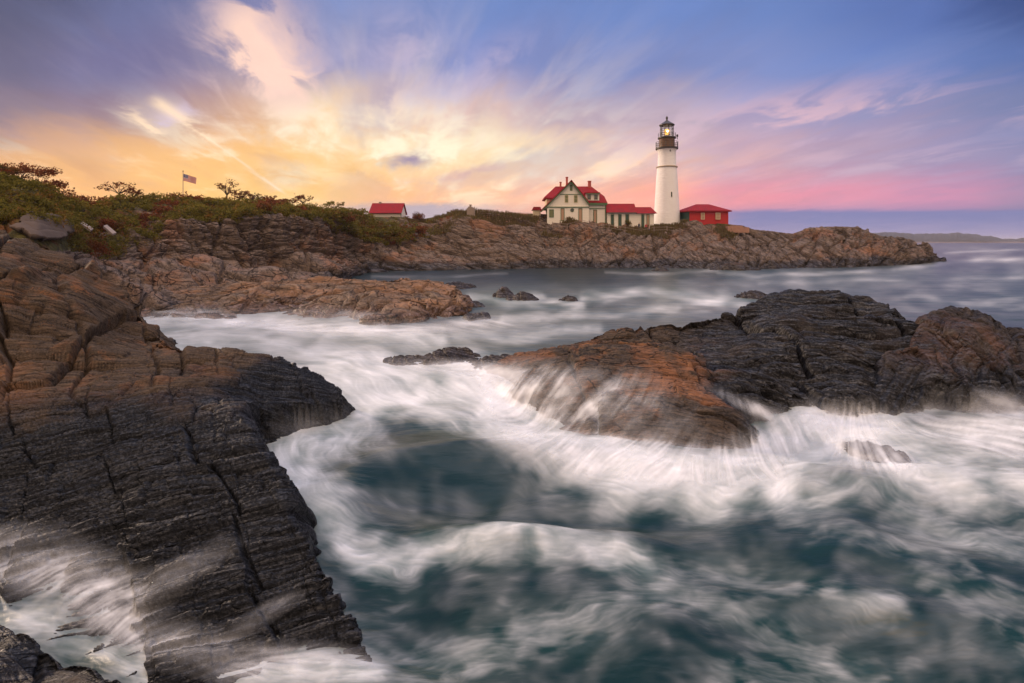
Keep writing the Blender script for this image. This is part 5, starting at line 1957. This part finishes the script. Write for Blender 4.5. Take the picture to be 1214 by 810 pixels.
# ------------------------------------------------------------------ plants
def leaf_mat(name, a, b, c):
    m, t = new_mat(name)
    p = t.pos()
    n = t.noise(p, 0.8, 5.0, 0.7)
    n2 = t.noise(p, 5.0, 3.0, 0.6)
    col = t.mix(t.smooth(n2, 0.3, 0.7), a, b)
    col = t.mix(t.smooth(n, 0.52, 0.64), col, c)
    d = t.node('ShaderNodeBsdfDiffuse'); t.put(d.inputs[0], col)
    tr = t.node('ShaderNodeBsdfTranslucent'); t.put(tr.inputs[0], col)
    mx = t.node('ShaderNodeMixShader'); mx.inputs[0].default_value = 0.35
    t.nt.links.new(d.outputs[0], mx.inputs[1]); t.nt.links.new(tr.outputs[0], mx.inputs[2])
    o = t.node('ShaderNodeOutputMaterial'); t.nt.links.new(mx.outputs[0], o.inputs[0])
    return m


M_LEAF = leaf_mat('green_leaves', (0.090, 0.080, 0.018), (0.210, 0.175, 0.036), (0.230, 0.115, 0.034))
M_LEAF_RED = leaf_mat('russet_leaves', (0.100, 0.040, 0.020), (0.24, 0.075, 0.032), (0.120, 0.085, 0.025))
M_GRASS = leaf_mat('dry_grass', (0.085, 0.070, 0.030), (0.19, 0.14, 0.06), (0.13, 0.075, 0.035))
M_BARK = flat_mat('dark_bark', (0.05, 0.032, 0.022), 0.9, 0.3, 4)


def leaf_cloud(rng, centres, radii, n, size, flat=1.0):
    """n leaf-sized faces scattered through the lobes; returns vertex and face arrays"""
    centres, radii = np.asarray(centres, float), np.asarray(radii, float)
    w = radii ** 2 / (radii ** 2).sum()
    k = rng.choice(len(centres), n, p=w)
    d = rng.normal(size=(n, 3)); d /= np.linalg.norm(d, axis=1, keepdims=True)
    rr = rng.random(n) ** 0.45
    c = centres[k] + d * (rr * radii[k])[:, None] * np.array([1, 1, flat])
    a = rng.normal(size=(n, 3)); a /= np.linalg.norm(a, axis=1, keepdims=True)
    b = np.cross(a, rng.normal(size=(n, 3))); b /= np.linalg.norm(b, axis=1, keepdims=True)
    s = size * (0.6 + 0.8 * rng.random(n))[:, None]
    v = np.stack([c - a * s * .9, c - b * s * .45 + a * s * .1, c + a * s * .9, c + b * s * .45 + a * s * .1], 1).reshape(-1, 3)
    return v, np.arange(n * 4).reshape(n, 4)


def shrub_mesh(name, seed, w, h, n, size, mat):
    rng = np.random.default_rng(seed)
    m = 9
    cs = [(rng.uniform(-w, w) * .62, rng.uniform(-w, w) * .45, h * rng.uniform(.25, .72)) for _ in range(m)]
    rs = [h * rng.uniform(.22, .40) for _ in range(m)]
    v, f = leaf_cloud(rng, cs, rs, n, size)
    v[:, 2] = np.maximum(v[:, 2], -0.1)
    me = np_mesh(name, v, f, smooth=False)
    me.materials.append(mat)
    return me


SHRUBS = [shrub_mesh('shrub', 300 + i, 1.6, 1.7, 900, 0.13, [M_LEAF, M_LEAF, M_LEAF_RED, M_LEAF][i % 4]) for i in range(6)]


def surface_at(px, rowf):
    """ground point at a photograph column and a fractional row of the headland sheet"""
    c = int(np.argmin(np.abs(HPX - px)))
    return HP[int(rowf), c]


K4 = np.where(HK[:, 0] == 4)[0]
K3 = np.where(HK[:, 0] == 3)[0]


def plants():
    rng = np.random.default_rng(12)
    # the mass of low scrub on the bank and the cliff top: nobody could count it
    vs, fs, mats = [], [], []
    off = 0
    def add(px, row, h, n, size, kind):
        nonlocal off
        p = surface_at(px, row)
        m = 4
        cs = p + np.stack([rng.uniform(-h, h, m), rng.uniform(-h, h, m) * .7, rng.uniform(0.1, .55, m) * h], 1)
        v, f = leaf_cloud(rng, cs, rng.uniform(.3, .55, m) * h, n, size)
        vs.append(v); fs.append(f + off); mats.append(np.full(len(f), kind)); off += len(v)
    for _ in range(1500):
        px = rng.uniform(-40, 440)
        t = rng.random()
        row = K4[0] + t * (len(K4) - 1) * 1.05
        Yd = surface_at(px, row)[1]
        g = fbm2(np.array([px / 40.0]), np.array([t * 2.0]), 2, 7)[0]
        add(px, row, rng.uniform(.5, 1.0) * (0.45 + Yd / 120), 60, 0.05 + Yd * 0.0016, 1 if g > .62 else 0)
    for _ in range(650):          # the bank that spills down the gap at the left
        px = rng.uniform(-20, 195)
        t = rng.random()
        if t < (0.55 if px > 150 else 0.25) : continue
        row = K3[0] + t * (len(K3) - 1)
        Yd = surface_at(px, row)[1]
        if px < 85 and t < .75: continue
        g = fbm2(np.array([px / 30.0]), np.array([t * 3.0]), 2, 17)[0]
        add(px, row, rng.uniform(.45, .95), 80, 0.085, 1 if g > .65 else 0)
    for _ in range(420):          # green bank below the white shed
        px = rng.normal(447, 36)
        if px < 392 or px > 540: continue
        t = rng.random()
        row = K4[0] - 26 * (1 - abs(px - 440) / 110) + t * len(K4)
        add(px, row, rng.uniform(.7, 1.3), 70, 0.16, 0 if rng.random() < .75 else 1)
    v, f, k = np.concatenate(vs), np.concatenate(fs), np.concatenate(mats)
    me = np_mesh('undergrowth', v, f, smooth=False)
    me.materials.append(M_LEAF); me.materials.append(M_LEAF_RED)
    me.polygons.foreach_set('material_index', k.astype(np.int32))
    o = bpy.data.objects.new('undergrowth', me); COL.objects.link(o)
    tag(o, kind='stuff')
    # dry grass and low growth on the bare right-hand part of the crest
    vs, fs, off = [], [], 0
    for _ in range(9000):
        px = rng.uniform(470, 872)
        t = rng.random() ** 1.6
        row = K4[-1] - t * (len(K4) + 12)
        g = fbm2(np.array([px / 26.0]), np.array([t * 3.0]), 2, 27)[0]
        if g < -0.05 + 0.5 * t: continue
        p = surface_at(px, row)
        h = rng.uniform(.25, .7) * (1.0 if g < .4 else 1.5)
        a = rng.uniform(0, 6.28)
        w = .09
        for q in range(3):
            b = p + np.array([rng.normal(0, .3), rng.normal(0, .3), -.08])
            tip = b + np.array([math.cos(a + q) * h * .35, math.sin(a + q) * h * .35, h])
            sx = np.array([w, 0, 0])
            vs.append(np.array([b - sx, b + sx, tip + sx * .3, tip - sx * .3])); fs.append(np.arange(4) + off); off += 4
    me = np_mesh('dry_grass', np.concatenate(vs), np.array(fs), smooth=False)
    tag(link('dry_grass', me, M_GRASS), kind='stuff')
    # shrubs one can tell apart
    n = 0
    spots = [(px, K4[0] + r, s) for px, r, s in ((118, 12, 1.0), (152, 13, 1.1), (176, 12, .9), (205, 2, .8), (232, 11, 1.1), (252, 3, .8), (262, 13, .9), (288, 2, 1.0), (311, 5, 1.1), (330, 1, .9), (347, 8, 1.2),
                                                   (362, 3, 1.0), (378, 9, 1.2), (394, 6, 1.5), (408, 2, 1.6), (424, 0, 1.7), (436, 5, 1.5), (450, 2, 1.6), (465, 4, 1.4), (480, 7, 1.4), (494, 9, 1.5),
                                                   (64, 8, .7), (82, 11, .8), (98, 6, .8), (22, 9, .7), (46, 12, .8), (134, 2, .9), (430, -12, 1.5), (447, -16, 1.3), (418, -10, 1.4), (466, -12, 1.2))]
    for px, row, s in spots:
        p = surface_at(px, row)
        o = bpy.data.objects.new('shrub', SHRUBS[n % len(SHRUBS)])
        COL.objects.link(o)
        o.location = p - np.array([0, 0, .15])
        o.rotation_euler = (0, 0, rng.uniform(0, 6.28))
        o.scale = (s * (1.1), s, s * rng.uniform(.7, 1.0))
        tag(o, 'leafy shrub rising from the scrub along the cliff top', 'shrub', 'shrubs along the cliff top')
        n += 1
    o = bpy.data.objects.new('shrub', shrub_mesh('shrub', 340, 2.6, 2.4, 1300, 0.15, M_LEAF_RED)); COL.objects.link(o)
    o.location = surface_at(492, K4[-1]) - np.array([0, 0, .4]); tag(o, 'wide pale shrub just right of the lone white shed', 'shrub')
    o = bpy.data.objects.new('shrub', shrub_mesh('shrub', 341, 0.9, 1.6, 500, 0.13, M_LEAF)); COL.objects.link(o)
    o.location = surface_at(658 + 86, K4[-4]) - np.array([0, 0, .2]); tag(o, 'small yellow-green bush at the foot of the low white wing', 'shrub')


def tree(px, Y, top_py, wpx, seed, label, mat=None, dens=900, group=None, bare=False, ground_py=None, lean=0.0, flat=.55):
    rng = np.random.default_rng(seed)
    g = crest_z(px, Y) - .3
    h = wz(top_py, Y) - g
    W = wpx * S(Y) * .5
    root = empty('tree', (wx(px, Y), Y, g), label, 'tree', group)
    tk = MB()
    fork = Vector((lean, 0, h * .38))
    tk.bar((0, 0, -.5), fork, max(.07, h * .035), 7, max(.05, h * .024))
    ends = []
    m = 11
    for i in range(m):
        a = 2 * math.pi * i / m + rng.uniform(-.3, .3)
        rr = W * rng.uniform(.35, .92)
        e = Vector((lean + math.cos(a) * rr, math.sin(a) * rr * .8, h * rng.uniform(.62, .93) - rr * .12))
        mid = fork.lerp(e, .5) + Vector((0, 0, h * .04))
        tk.bar(fork, mid, h * .016, 5, h * .010); tk.bar(mid, e, h * .010, 5, h * .005)
        ends.append(e)
        for _ in range(4):
            e2 = e + Vector((rng.normal(0, W * .22), rng.normal(0, W * .18), rng.normal(.04, .08) * h))
            tk.bar(mid.lerp(e, rng.uniform(.4, 1)), e2, h * .006, 4, h * .003)
            ends.append(e2)
    tk.build('trunk', M_BARK, root)
    cs = [tuple(e) for e in ends]
    rs = [W * rng.uniform(.10, .24) for _ in ends]
    v, f = leaf_cloud(rng, cs, rs, dens, .05 + Y * .0011, flat)
    me = np_mesh('crown', v, f, smooth=False)
    link('crown', me, mat or M_LEAF_RED, root)


plants()
tree(24, 41.0, 193, 78, 401, 'domed tree with a broad dark crown topping the slope at the far left', M_LEAF_RED, 2600)
tree(52, 44.0, 212, 44, 402, 'low reddish tree stepping down the slope from the domed tree', M_LEAF_RED, 1300)
tree(141, 61.0, 215.5, 36, 403, 'flat-topped thin tree on the skyline left of the flag', M_LEAF_RED, 420)
tree(158, 61.5, 224, 22, 404, 'small thin tree beside the flat-topped one on the skyline', M_LEAF_RED, 240)
tree(182, 63.0, 229, 14, 405, 'little wispy tree alone on the skyline between the flat-topped tree and the flag', M_LEAF, 160)
tree(269, 72.0, 213.5, 30, 406, 'spreading half-bare tree standing clear on the skyline right of the flag', M_LEAF_RED, 300)
for i, (px, tp, w) in enumerate(((284, 226, 22), (297, 229, 22), (310, 232, 22), (322, 234, 22), (333, 236, 20))):
    tree(px, 78.0 + i, tp, w, 410 + i, 'low russet tree in the flat-topped line running down from the half-bare tree', M_LEAF_RED, 420, 'line of low russet trees')
tree(359, 84.0, 230.5, 20, 420, 'round thin russet tree standing above the end of the low tree line', M_LEAF_RED, 330)
tree(346, 82.0, 236, 18, 421, 'small russet tree tucked left of the round thin one', M_LEAF_RED, 260)
tree(395, 92.0, 239, 24, 422, 'olive bushy tree before the skyline drops to the white shed', M_LEAF, 420)
tree(80, 48.0, 224, 18, 423, 'small wispy tree in the dip of the skyline right of the reddish slope tree', M_LEAF_RED, 200)

# ------------------------------------------------------------------ evening haze: thin even air over land and water
def haze():
    o = MB().box(-16500, 16500, -60, 14500, -3.2, 42).build('haze', None)
    m = bpy.data.materials.new('haze')
    m.use_nodes = True
    m.node_tree.nodes.clear()
    t = Tree(m.node_tree)
    v = t.node('ShaderNodeVolumePrincipled')
    t.put(v.inputs['Color'], (0.74, 0.76, 0.92, 1))
    v.inputs['Density'].default_value = 0.00013
    out = t.node('ShaderNodeOutputMaterial')
    t.nt.links.new(v.outputs[0], out.inputs['Volume'])
    o.data.materials.append(m)
    tag(o, kind='stuff')


haze()
